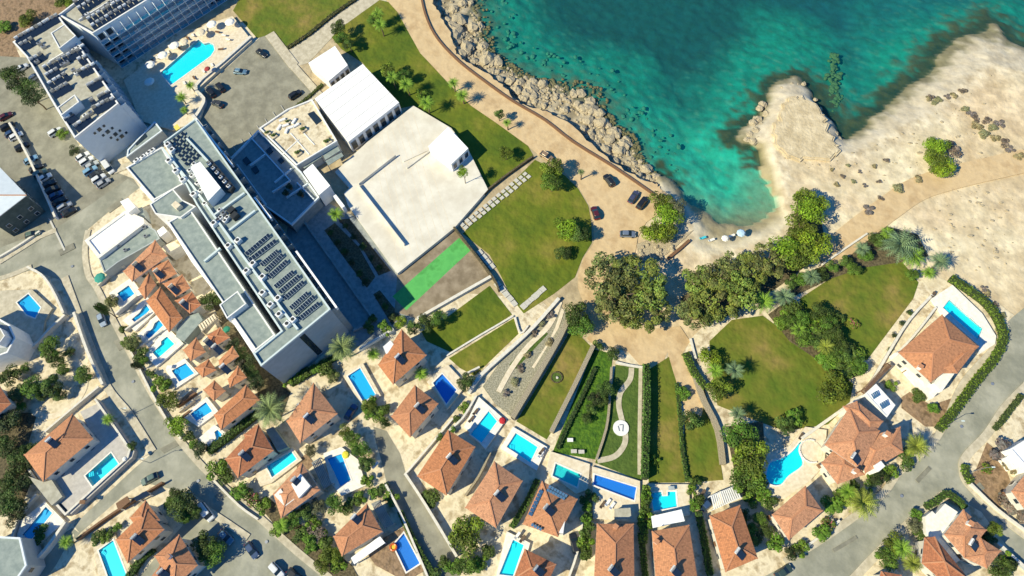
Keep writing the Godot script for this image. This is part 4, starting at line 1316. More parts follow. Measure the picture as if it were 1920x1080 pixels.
func make_pools() -> void:
	pool("big white-rimmed hotel pool with a rounded bay, half edged by the hotel's shadow", "301,136 372,74 382,82 392,80 400,84 402,94 395,105 320,160", "287,110 330,82 385,46 436,30 472,76 372,166 386,188 374,222 352,234 322,244 262,226 232,150", 0, M.deck, false, 0.9)
	pool("deep blue square pool in the white yard at the left edge", "32,567 53,551 76,577 66,596 50,590", "-40,560 0,545 60,543 98,578 84,600 78,640 60,655 -40,700 -40,690 16,662 31,634 20,610 -40,596", 1, M.pavement)
	pool("long cyan pool on the grey raised terrace left of the street", "160,892 208,849 222,870 174,912", "46,862 80,908 120,950 133,964 248,858 252,846 232,818 188,754 150,772 176,823 84,905", 0, M.deck_lilac, false, 1.8)
	pool("turquoise slim pool below the grey terrace, its lower half in shadow", "86,950 98,962 56,1015 42,1003", "40,975 84,940 122,978 60,1030 30,1010", 1, M.deck_white)
	pool("angular bright pool beside the villa below the side street", "185,1032 212,1013 240,1086 206,1090", "172,1014 214,1000 262,1096 190,1110", 0, M.cream)
	pool("small square blue pool of the upper terrace, topmost of four", "220,550 241,535 252,551 232,566", "", 1, M.deck_white)
	pool("narrow stepped pool of the upper terrace, second of four from the top", "247,599 262,586 268,576 274,571 281,581 272,590 255,606", "", 1, M.deck_white)
	pool("narrow stepped pool of the upper terrace, third of four from the top", "272,628 286,616 290,606 298,600 306,610 296,620 280,635", "", 1, M.deck_white)
	pool("blue-green pool of the upper terrace, lowest of four", "286,661 302,646 302,640 313,631 327,645 296,672", "", 0, M.deck_white)
	pool("wide blue pool between white patios of the lower terrace", "322,695 348,681 364,700 336,716", "310,692 346,672 372,700 330,728", 1, M.deck_white)
	pool("deep blue pool beside the striped planks of the lower terrace", "357,776 386,754 398,771 368,790", "340,780 388,744 410,772 372,800", 1, M.deck_white)
	pool("small curved blue pool of the corner house behind the hedge", "394,832 405,822 402,810 408,806 416,814 412,824 398,838", "372,822 402,796 424,812 396,846", 1, M.deck_white)
	pool("narrow bright cyan pool of the orange villa, under its shaded terrace", "500,874 546,846 556,861 510,895", "478,892 498,866 548,838 566,862 508,906 488,912", 0, M.deck)
	pool("light blue rectangular pool between two orange villas under the hotel end wall", "652,705 675,690 704,740 681,753", "640,700 680,680 714,742 680,764", 1, M.deck)
	pool("dark blue pool beside the cream corner terrace under the small lawns", "812,718 829,701 856,731 837,757", "800,716 826,692 840,684 866,712 868,730 838,768 826,748", 2, M.deck)
	pool("cyan pool of the first smooth-roofed villa with a red parasol beside it", "882,814 916,771 932,790 903,830", "870,800 898,744 948,788 910,842", 0, M.deck_white)
	pool("cyan pool beside the second smooth-roofed villa and the dry strip lawn", "950,838 967,812 1008,838 994,867", "938,840 962,800 1026,838 1006,882", 0, M.deck_white)
	pool("turquoise green pool above the villa with blue solar panels", "1042,869 1088,889 1082,913 1036,892", "1024,884 1032,846 1106,870 1102,918 1080,926", 3, M.deck)
	pool("long royal blue pool on the white terrace between the hedges", "1115,890 1193,914 1189,938 1113,909", "1110,874 1200,902 1200,980 1112,972", 2, M.deck)
	pool("corner shaped cyan pool above the white flat canopy", "1220,925 1240,922 1242,930 1252,930 1252,922 1267,922 1269,950 1226,958", "1216,908 1292,908 1294,966 1216,976", 0, M.deck)
	pool("turquoise pool at the bottom of the shaded drive beside the small villa", "962,1012 982,1022 962,1080 936,1077", "950,996 994,1018 972,1096 928,1090", 0, M.deck_white)
	pool("free-form kidney pool of the villa of many hips", "1502,828 1500,850 1504,872 1478,892 1464,908 1446,908 1437,893 1444,868 1466,860 1486,846", "1428,880 1440,850 1480,836 1510,800 1550,806 1548,840 1546,872 1520,900 1470,936 1430,930", 0, M.deck, true)
	pool("bright cyan pool of the large pale red villa behind its curved hedge", "1768,577 1780,562 1842,616 1834,637 1800,606", "1746,560 1786,534 1842,588 1868,630 1866,645 1836,664 1836,648 1766,588", 0, M.deck_white)
	pool("angular deep blue pool edged by shrubs and white paving", "614,860 640,851 658,900 638,912", "606,850 640,838 672,862 686,910 640,930 620,905", 1, M.deck_white)
	pool("royal blue pool in a red paved yard with an orange float", "738,1022 757,1000 787,1056 762,1072", "716,1010 756,988 806,1064 760,1090 704,1060 690,1040", 2, M.dirt)

# ------------------------------------------------------------------ walls, fences and hedges
func wall(label: String, s: String, h: float, w: float, m: Material, called := "garden_wall", smooth := true, base := 0.0) -> void:
	var p := poly(s)
	if smooth and p.size() > 2:
		p = smooth_line(p, false, 3)
	var t := thing(called, label, "wall")
	var st := begin()
	prism(st, ribbon(p, w), base - 0.1, base + h)
	put("wall", done(st), m, t)
	st = begin()
	prism(st, ribbon(p, w + 0.1), base + h + 0.002, base + h + 0.1)
	put("coping", done(st), M.wall if not m in [M.stone, M.wood, M.soil, M.podium] else m, t)

func hedge(label: String, s: String, h: float, w: float, tone := Color(0.06, 0.12, 0.012), smooth := true) -> void:
	var p := poly(s)
	if smooth and p.size() > 2:
		p = smooth_line(p, false, 3)
	var t := thing("hedge", label, "hedge")
	var r := RandomNumberGenerator.new()
	r.seed = int(p[0].x * 37 + p[0].y * 11)
	var st := begin()
	prism(st, ribbon(p, w * 0.8), 0, h * 0.86)
	put("stems", done(st), M.hedge_core, t)
	st = begin()
	for i in p.size() - 1:
		var a := p[i]
		var b := p[i + 1]
		var d := (b - a).normalized()
		var n := Vector2(-d.y, d.x)
		var L := a.distance_to(b)
		var cnt := int(L * (w + h * 1.6) * 9)
		for k in cnt:
			var u := r.randf()
			var v := r.randf_range(-1, 1)
			var y := h * sqrt(r.randf())
			var off := v * w * 0.5
			if r.randf() < w / (w + h * 1.2):
				y = h * r.randf_range(0.86, 1.04)
			else:
				off = signf(v) * w * r.randf_range(0.4, 0.56)
			var c := a + d * L * u + n * off
			leaf(st, r, Vector3(c.x, y, c.y), Vector3(n.x * signf(v) * 0.4, 0.9, n.y * signf(v) * 0.4), r.randf_range(0.25, 0.5), tone * r.randf_range(0.6, 1.5))
	put("foliage", done(st), M.leaf, t)

func make_walls() -> void:
	wall("low stone parapet following the top of the sea cliff along the sandy path", "788,-40 791,0 802,40 822,76 860,116 905,151 960,190 1021,226 1074,267 1150,314 1227,367", 0.5, 0.55, M.wood, "stone_wall")
	wall("white boundary wall between the two parking areas left of the street", "24,236 60,300 110,412", 1.6, 0.5, M.white)
	wall("light wall along the upper edge of the junction road at the left edge", "0,486 40,462 78,436", 0.9, 0.5, M.wall)
	wall("curved retaining wall round the grey raised pool terrace", "48,856 82,908 134,966 249,860 253,846 234,818 188,752", 2.2, 0.4, M.deck_lilac, "retaining_wall", false)
	wall("tall grey wall descending from the street corner past the sandy garden", "146,590 172,664 200,724", 1.8, 0.6, M.wall)
	wall("white wall between the sandy garden and the red hipped villa", "192,728 146,766 92,812", 1.6, 0.4, M.wall)
	wall("curved dark wall round the yard of the deep blue square pool", "60,506 86,520 106,546 128,592", 2.0, 0.5, M.grey_wall)
	wall("straight wall between the deep blue pool's yard and the sandy garden", "128,594 96,624 66,655 0,694", 1.5, 0.5, M.wall)
	wall("light wall along the lower street at the bottom left corner", "132,980 96,1030 40,1090", 2.0, 0.6, M.wall)
	wall("brown wall separating the side street from the villa with the angular pool", "150,1012 220,962 310,906", 1.4, 0.4, M.wood)
	wall("low white wall on the upper side of the topmost square pool", "188,538 214,514 236,500", 1.2, 0.4, M.wall)
	wall("white party wall below the topmost square pool", "222,592 262,558", 1.4, 0.35, M.wall)
	wall("white party wall below the second stepped pool", "240,622 284,590", 1.4, 0.35, M.wall)
	wall("white party wall below the third stepped pool", "268,652 310,622", 1.4, 0.35, M.wall)
	wall("grey wall round the hotel's shaded garden front, along the planter", "568,412 690,584 700,604 664,622", 1.2, 0.5, M.podium)
	wall("grey wall between the hotel garden and the villa with small lawns", "676,658 720,632 740,620", 1.4, 0.5, M.shade_wall)
	wall("dark fence along the lower edge of the cream terrace and the middle lawn", "745,514 852,428 916,358 1000,296", 1.0, 0.4, M.soil)
	wall("dark fence between the sports court and the middle lawn", "852,430 922,520 936,548", 1.4, 0.4, M.soil)
	wall("grey-blue wall on the lower edge of the court surround", "784,600 850,562 924,520", 1.2, 0.7, M.grey_wall)
	wall("pale wall with flat coping along the left of the rock garden", "1048,562 1000,616 955,658 904,704 880,738", 1.1, 0.8, M.wall)
	wall("tall stone wall between the rock garden and the dry strip lawn with a tree ring", "1064,606 1048,640 1010,706 962,786", 2.2, 1.2, M.stone, "stone_wall")
	wall("stone wall between the dry strip lawn and the lush strip garden", "1112,652 1080,720 1054,772 1034,812", 1.8, 1.0, M.stone, "stone_wall")
	wall("stone wall between the lush garden and the lawn with the winding path", "1146,690 1142,760 1136,806 1118,862", 0.8, 0.5, M.stone, "stone_wall")
	wall("crumbling stone wall down the right side of the strip lawns", "1300,700 1318,752 1344,806 1354,872", 1.0, 1.3, M.stone, "stone_wall")
	wall("stone edging at the tip of the winding path, curved along the sandy turning area", "1154,680 1178,686 1205,690", 0.5, 0.5, M.slab, "stone_edging")
	wall("pale retaining wall of the round turning area beside the rock heap", "1294,636 1300,660 1304,674", 0.5, 0.5, M.slab, "stone_edging")
	wall("cream wall along the upper lawn and the large pale red villa", "1744,556 1700,604 1660,668 1618,740", 1.1, 0.5, M.wall)
	wall("inner cream wall of the large pale red villa's long side terrace", "1752,578 1708,634 1674,668", 1.0, 0.4, M.wall)
	wall("cream wall along the lower edge of the right lawn towards the garage", "1500,824 1548,790 1602,752 1622,740", 1.2, 0.6, M.wall)
	wall("pale wall between the coastal track and the planting of the upper lawn", "1540,498 1580,470 1624,440", 0.7, 0.4, M.wall)
	wall("wooden edging of the ramp that leads down to the beach", "1252,486 1274,468 1292,452", 0.6, 0.7, M.wood, "ramp_wall", false)
	wall("left wall of the lane towards the bottom edge", "726,910 752,960 778,1020 812,1100", 1.6, 0.4, M.wall)
	wall("right wall of the lane beside the cream courtyard", "762,890 800,948 858,1044", 1.4, 0.5, M.wall)
	wall("wall of the cream drive beside the big smooth-roofed villa", "760,892 806,838 850,786", 1.0, 0.4, M.wall)
	wall("wall on the left of the shaded drive beneath the solar panel villa", "1092,970 1084,1030 1060,1100", 1.2, 0.4, M.wall)
	wall("front wall along the street below the orange villa with the cyan pool", "404,902 450,948 486,974", 0.8, 0.4, M.wall)
	wall("front wall along the street below the terraces of houses", "238,640 286,736 318,792 342,824", 0.8, 0.4, M.wall)
	wall("garden wall along the coast road beside the square hipped villa", "1480,1046 1530,1010 1572,976", 0.8, 0.4, M.wall)
	wall("wall along the forked side road below the brown yard", "1816,908 1866,956 1925,1000", 0.9, 0.5, M.wall)
	wall("dark wall between the orange villa and the forked side road", "1846,1000 1880,1032 1925,1072", 1.2, 0.5, M.grey_wall)
	wall("grey retaining wall of the hotel pool deck beside the car park", "474,74 420,122 371,166 386,190 380,208 370,224", 1.4, 0.9, M.grey_wall, "retaining_wall")
	wall("white coping wall of the car park beside the long hotel", "366,222 402,268 436,312", 1.6, 0.9, M.shade_wall)
	wall("cream garden wall of the pool with the red parasol", "894,744 870,784 842,810", 1.2, 0.4, M.wall)
	wall("dark garden wall between the two smooth-roofed villas", "920,850 900,892 874,930", 1.4, 0.4, M.stone)
	wall("white wall of the turquoise slim pool's yard", "30,1010 44,966 76,928", 1.4, 0.4, M.wall)
	wall("low wall between the two small lawns", "838,668 900,630 962,594", 0.5, 0.35, M.wall)
	wall("low white wall round the corner of the small lawns", "966,596 976,626 990,612", 0.5, 0.35, M.wall)
	wall("wall above the dark blue pool", "868,706 900,690", 1.0, 0.4, M.wall)
	# hedges
	hedge("thick clipped hedge curving round the large pale red villa above the coast road", "1778,524 1812,546 1850,576 1872,612 1876,640 1858,676 1820,724 1786,770 1756,806", 1.7, 1.9, Color(0.10, 0.16, 0.01))
	hedge("tall straight hedge between the winding path lawn and the dry strip", "1210,688 1211,760 1209,830 1207,900", 3.0, 1.5, Color(0.06, 0.13, 0.015))
	hedge("low hedge in the middle of the dry strip lawns", "1268,720 1274,780 1278,840 1288,904", 1.0, 0.9)
	hedge("slanting clipped hedge beside the dirt track", "1284,664 1300,700 1322,730", 1.6, 1.8, Color(0.09, 0.16, 0.012))
	hedge("tall overgrown hedge between the long blue pool and the corner pool", "1211,912 1208,960 1204,1020", 2.6, 1.6, Color(0.10, 0.17, 0.012))
	hedge("dense hedge behind the hipped corner house towards the street", "394,848 430,822 486,778", 2.2, 1.8, Color(0.05, 0.10, 0.01))
	hedge("dark hedge beside the villa with blue solar panels", "1008,900 990,940 960,990", 1.8, 1.2)
	hedge("hedge along the lane beside the royal blue pool", "752,960 780,1020 812,1074", 1.6, 1.2)
	hedge("leafy hedge between the two long straight villas", "1200,1000 1206,1050 1210,1090", 1.8, 1.2)
	hedge("leafy hedge left of the striped pergola villa", "1308,960 1318,1010 1330,1080", 1.8, 1.4)
	hedge("narrow hedge below the car park's end beside the large white hall", "548,208 580,184 606,160", 1.0, 0.9, Color(0.09, 0.11, 0.02))
	hedge("hedge of the villa at the lower edge, below the angular pool villa", "246,1084 268,1050 292,1030", 1.8, 1.6)
	hedge("long dry hedge along the access road and the field lawn", "540,92 580,66 622,32 668,0", 0.9, 1.2, Color(0.09, 0.075, 0.03))
	hedge("hedge between solar panel villa's drive and the long straight villa", "1102,962 1100,1000 1094,1050", 2.0, 1.4)
	hedge("curved hedge inside the road fork beside the white terrace", "1732,952 1752,940 1772,926 1792,938 1806,954", 1.4, 1.4)
	hedge("hedge on the far pavement of the coast road near the right edge", "1862,806 1886,776 1912,742", 1.2, 1.2, Color(0.07, 0.10, 0.02))
	hedge("shrubby hedge in front of the brown yard at the road fork", "1806,872 1808,890 1818,906", 1.2, 1.6, Color(0.10, 0.17, 0.012))
	hedge("shaded hedge under the long hotel's end wall", "548,722 600,690 650,660", 1.6, 1.6)
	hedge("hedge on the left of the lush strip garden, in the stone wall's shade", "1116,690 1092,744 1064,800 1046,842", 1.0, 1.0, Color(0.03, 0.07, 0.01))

# ------------------------------------------------------------------ vegetation
func leaf(st: SurfaceTool, r: RandomNumberGenerator, c: Vector3, n: Vector3, s: float, col: Color) -> void:
	var nn := (n.normalized() + Vector3(r.randf_range(-1, 1), r.randf_range(-1, 1), r.randf_range(-1, 1)) * 0.75).normalized()
	var u := nn.cross(Vector3(r.randf_range(-1, 1), r.randf_range(-1, 1), r.randf_range(-1, 1))).normalized() * s * 0.5
	var v := nn.cross(u)
	st.set_color(col)
	quad(st, c - u * 1.2, c + v * 0.7, c + u * 1.2, c - v * 0.7)

# a crown of unit radius: leaf clumps through several lobes, with gaps between them
func crown_mesh(kind: String, variant: int) -> Mesh:
	var key := "crown_%s%d" % [kind, variant]
	if meshes.has(key):
		return meshes[key]
	var r := RandomNumberGenerator.new()
	r.seed = hash(key)
	var st := begin()
	var tone: Color = {"pine": Color(0.165, 0.205, 0.032), "broad": Color(0.09, 0.165, 0.014), "bright": Color(0.165, 0.245, 0.01), "shrub": Color(0.105, 0.185, 0.014), "olive": Color(0.15, 0.165, 0.045), "dark": Color(0.055, 0.095, 0.014), "grey": Color(0.27, 0.235, 0.12), "flower": Color(0.14, 0.20, 0.012)}[kind]
	var vt: float = [1.0, 0.72, 1.12, 0.85][variant]
	tone = Color(tone.r * vt * [1.0, 1.08, 0.86, 1.0][variant], tone.g * vt, tone.b * vt * [1.0, 1.5, 1.0, 1.8][variant])
	var lobes := []
	var nl: int = {"pine": 17, "broad": 8, "bright": 10, "shrub": 5, "olive": 9, "dark": 8, "grey": 5, "flower": 6}[kind]
	for i in nl:
		var a := TAU * i / nl + r.randf_range(-0.4, 0.4)
		var d := (r.randf_range(0.30, 0.66) if kind != "pine" else sqrt(r.randf_range(0.1, 0.72))) if i else 0.0
		lobes.append([Vector3(cos(a) * d, r.randf_range(-0.18, 0.30) * (1.2 - d), sin(a) * d), r.randf_range(0.28, 0.46) * (0.72 if kind == "pine" else 1.0), r.randf_range(0.55, 1.35)])
	var cnt := 2400 if kind in ["pine", "broad", "bright", "olive", "dark"] else 750
	var size := 0.10 if cnt > 1000 else 0.18
	for i in cnt:
		var lb: Array = lobes[r.randi() % nl]
		var dir := Vector3(r.randfn(), r.randfn() + 0.35, r.randfn()).normalized()
		var rad: float = lb[1] * (1.0 - 0.45 * pow(r.randf(), 2.2))
		var c: Vector3 = lb[0] + Vector3(dir.x, dir.y * 0.8, dir.z) * rad
		var k: float = lb[2] * r.randf_range(0.7, 1.2)
		var col := Color(tone.r * k * r.randf_range(0.85, 1.2), tone.g * k, tone.b * k)
		if kind == "flower" and r.randf() < 0.12:
			col = Color(0.45, 0.05, 0.16)
		leaf(st, r, c, dir, size * r.randf_range(0.6, 1.3), col)
	meshes[key] = done(st)
	return meshes[key]

func clump_mesh(variant: int, _s: float) -> Mesh:
	return crown_mesh("shrub", variant)

func palm_mesh(kind: String, variant: int) -> Mesh:
	var key := "palm_%s%d" % [kind, variant]
	if meshes.has(key):
		return meshes[key]
	var r := RandomNumberGenerator.new()
	r.seed = hash(key)
	var st := begin()
	var tone: Color = {"date": Color(0.16, 0.21, 0.075), "green": Color(0.16, 0.28, 0.025), "gold": Color(0.21, 0.25, 0.03), "blue": Color(0.13, 0.20, 0.095)}[kind]
	var nf := 34
	for i in nf:
		var az := TAU * i / nf * 2.618 + r.randf_range(-0.2, 0.2)
		var lift := lerpf(1.25, -0.25, float(i) / nf) + r.randf_range(-0.1, 0.1)
		var L := r.randf_range(0.8, 1.08)
		var h := Vector3(cos(az), 0, sin(az))
		var side := Vector3(-h.z, 0, h.x)
		var prev := Vector3.ZERO
		var seg := 11
		var k0 := r.randf_range(0.65, 1.4)
		for s in seg:
			var u := float(s + 1) / seg
			var ang := lift - u * u * 1.35
			var p := prev + (h * cos(ang) + Vector3.UP * sin(ang)) * (L / seg)
			var wd := 0.21 * sin(PI * clampf(u * 0.9 + 0.12, 0, 1)) + 0.02
			for sg in [-1.0, 1.0]:
				var tip: Vector3 = (prev + p) * 0.5 + side * sg * wd + h * 0.11 - Vector3.UP * wd * 0.35
				var k := k0 * r.randf_range(0.75, 1.25)
				st.set_color(Color(tone.r * k, tone.g * k, tone.b * k))
				tri(st, prev, tip, prev.lerp(p, 0.72))
			st.set_color(tone * 1.5)
			tri(st, prev + side * 0.012, p, prev - side * 0.012)
			prev = p
	meshes[key] = done(st)
	return meshes[key]

func trunk_mesh(limbs: bool, variant: int) -> Mesh:
	var key := "trunk%s%d" % [limbs, variant]
	if meshes.has(key):
		return meshes[key]
	var r := RandomNumberGenerator.new()
	r.seed = hash(key)
	var st := begin()
	var a := Vector3.ZERO
	for i in 4:
		var b := Vector3(r.randf_range(-.05, .05), (i + 1) * 0.25, r.randf_range(-.05, .05))
		rod(st, a, b, lerpf(0.085, 0.045, i / 4.0), lerpf(0.085, 0.045, (i + 1) / 4.0), 7)
		a = b
		if limbs and i > 0:
			for k in 2:
				var z := r.randf_range(0, TAU)
				rod(st, a, a + Vector3(cos(z) * 0.4, 0.25, sin(z) * 0.4), 0.035, 0.012, 5)
	meshes[key] = done(st)
	return meshes[key]

var veg_n := 0
# kind, crown centre px, crown radius (m), crown height (m)
func plant(kind: String, px: float, py: float, r: float, h: float, label: String, group := "") -> void:
	veg_n += 1
	var v := veg_n % 4
	var c := ground_at(px, py, h)
	var at := Vector3(c.x, 0, c.z)
	if kind in ["date", "green", "gold", "blue"]:
		var t := thing("palm_tree", label, "palm tree", at, veg_n * 1.7, group)
		put("trunk", trunk_mesh(false, v), M.bark, t).scale = Vector3(2.6, h, 2.6)
		put("fronds", palm_mesh(kind, v), M.leaf, t, Vector3(0, h - 0.1, 0)).scale = Vector3(r, r * 0.85, r) * 1.2
	elif kind == "cypress":
		var t := thing("cypress_tree", label, "cypress tree", at, veg_n * 1.7, group)
		put("trunk", trunk_mesh(false, v), M.bark, t).scale = Vector3(2.0, h * 0.4, 2.0)
		put("crown", crown_mesh("dark", v), M.leaf, t, Vector3(0, h * 0.5, 0)).scale = Vector3(r, h * 0.75, r)
	elif kind in ["shrub", "grey", "flower"]:
		var t := thing("shrub", label, "shrub", at, veg_n * 1.7, group)
		put("stem", trunk_mesh(true, v), M.bark, t).scale = Vector3(r * 0.8, h, r * 0.8)
		put("foliage", crown_mesh(kind, v), M.leaf, t, Vector3(0, h * 0.75, 0)).scale = Vector3(r * 1.5, maxf(h * 0.9, r * 0.7), r * 1.5)
	else:
		var called: String = "pine_tree" if kind == "pine" else "tree"
		var t := thing(called, label, "tree", at, veg_n * 1.7, group)
		put("trunk", trunk_mesh(true, v), M.bark, t).scale = Vector3(r, h, r)
		put("crown", crown_mesh(kind, v), M.leaf, t, Vector3(0, h, 0)).scale = Vector3(r * 1.35, r * 1.05, r * 1.35)

# lines of «kind x y radius height | label»
func plants(s: String) -> void:
	for l in s.split("\n", false):
		var q := l.strip_edges().split("|")
		if q.size() < 2:
			continue
		var a := q[0].split(" ", false)
		plant(a[0], float(a[1]), float(a[2]), float(a[3]), float(a[4]), q[1].strip_edges())

const NTH := ["first", "second", "third", "fourth", "fifth", "sixth", "seventh", "eighth", "ninth", "tenth", "eleventh", "twelfth", "thirteenth", "fourteenth"]
func row(kind: String, spots: String, r: float, h: float, what: String, where_: String, group: String) -> void:
	var i := 0
	for t in spots.split(" ", false):
		var a := t.split(",")
		plant(kind, float(a[0]), float(a[1]), r * (0.85 + 0.3 * fmod(i * 0.37, 1.0)), h, "%s, %s %s" % [what, NTH[i], where_], group)
		i += 1

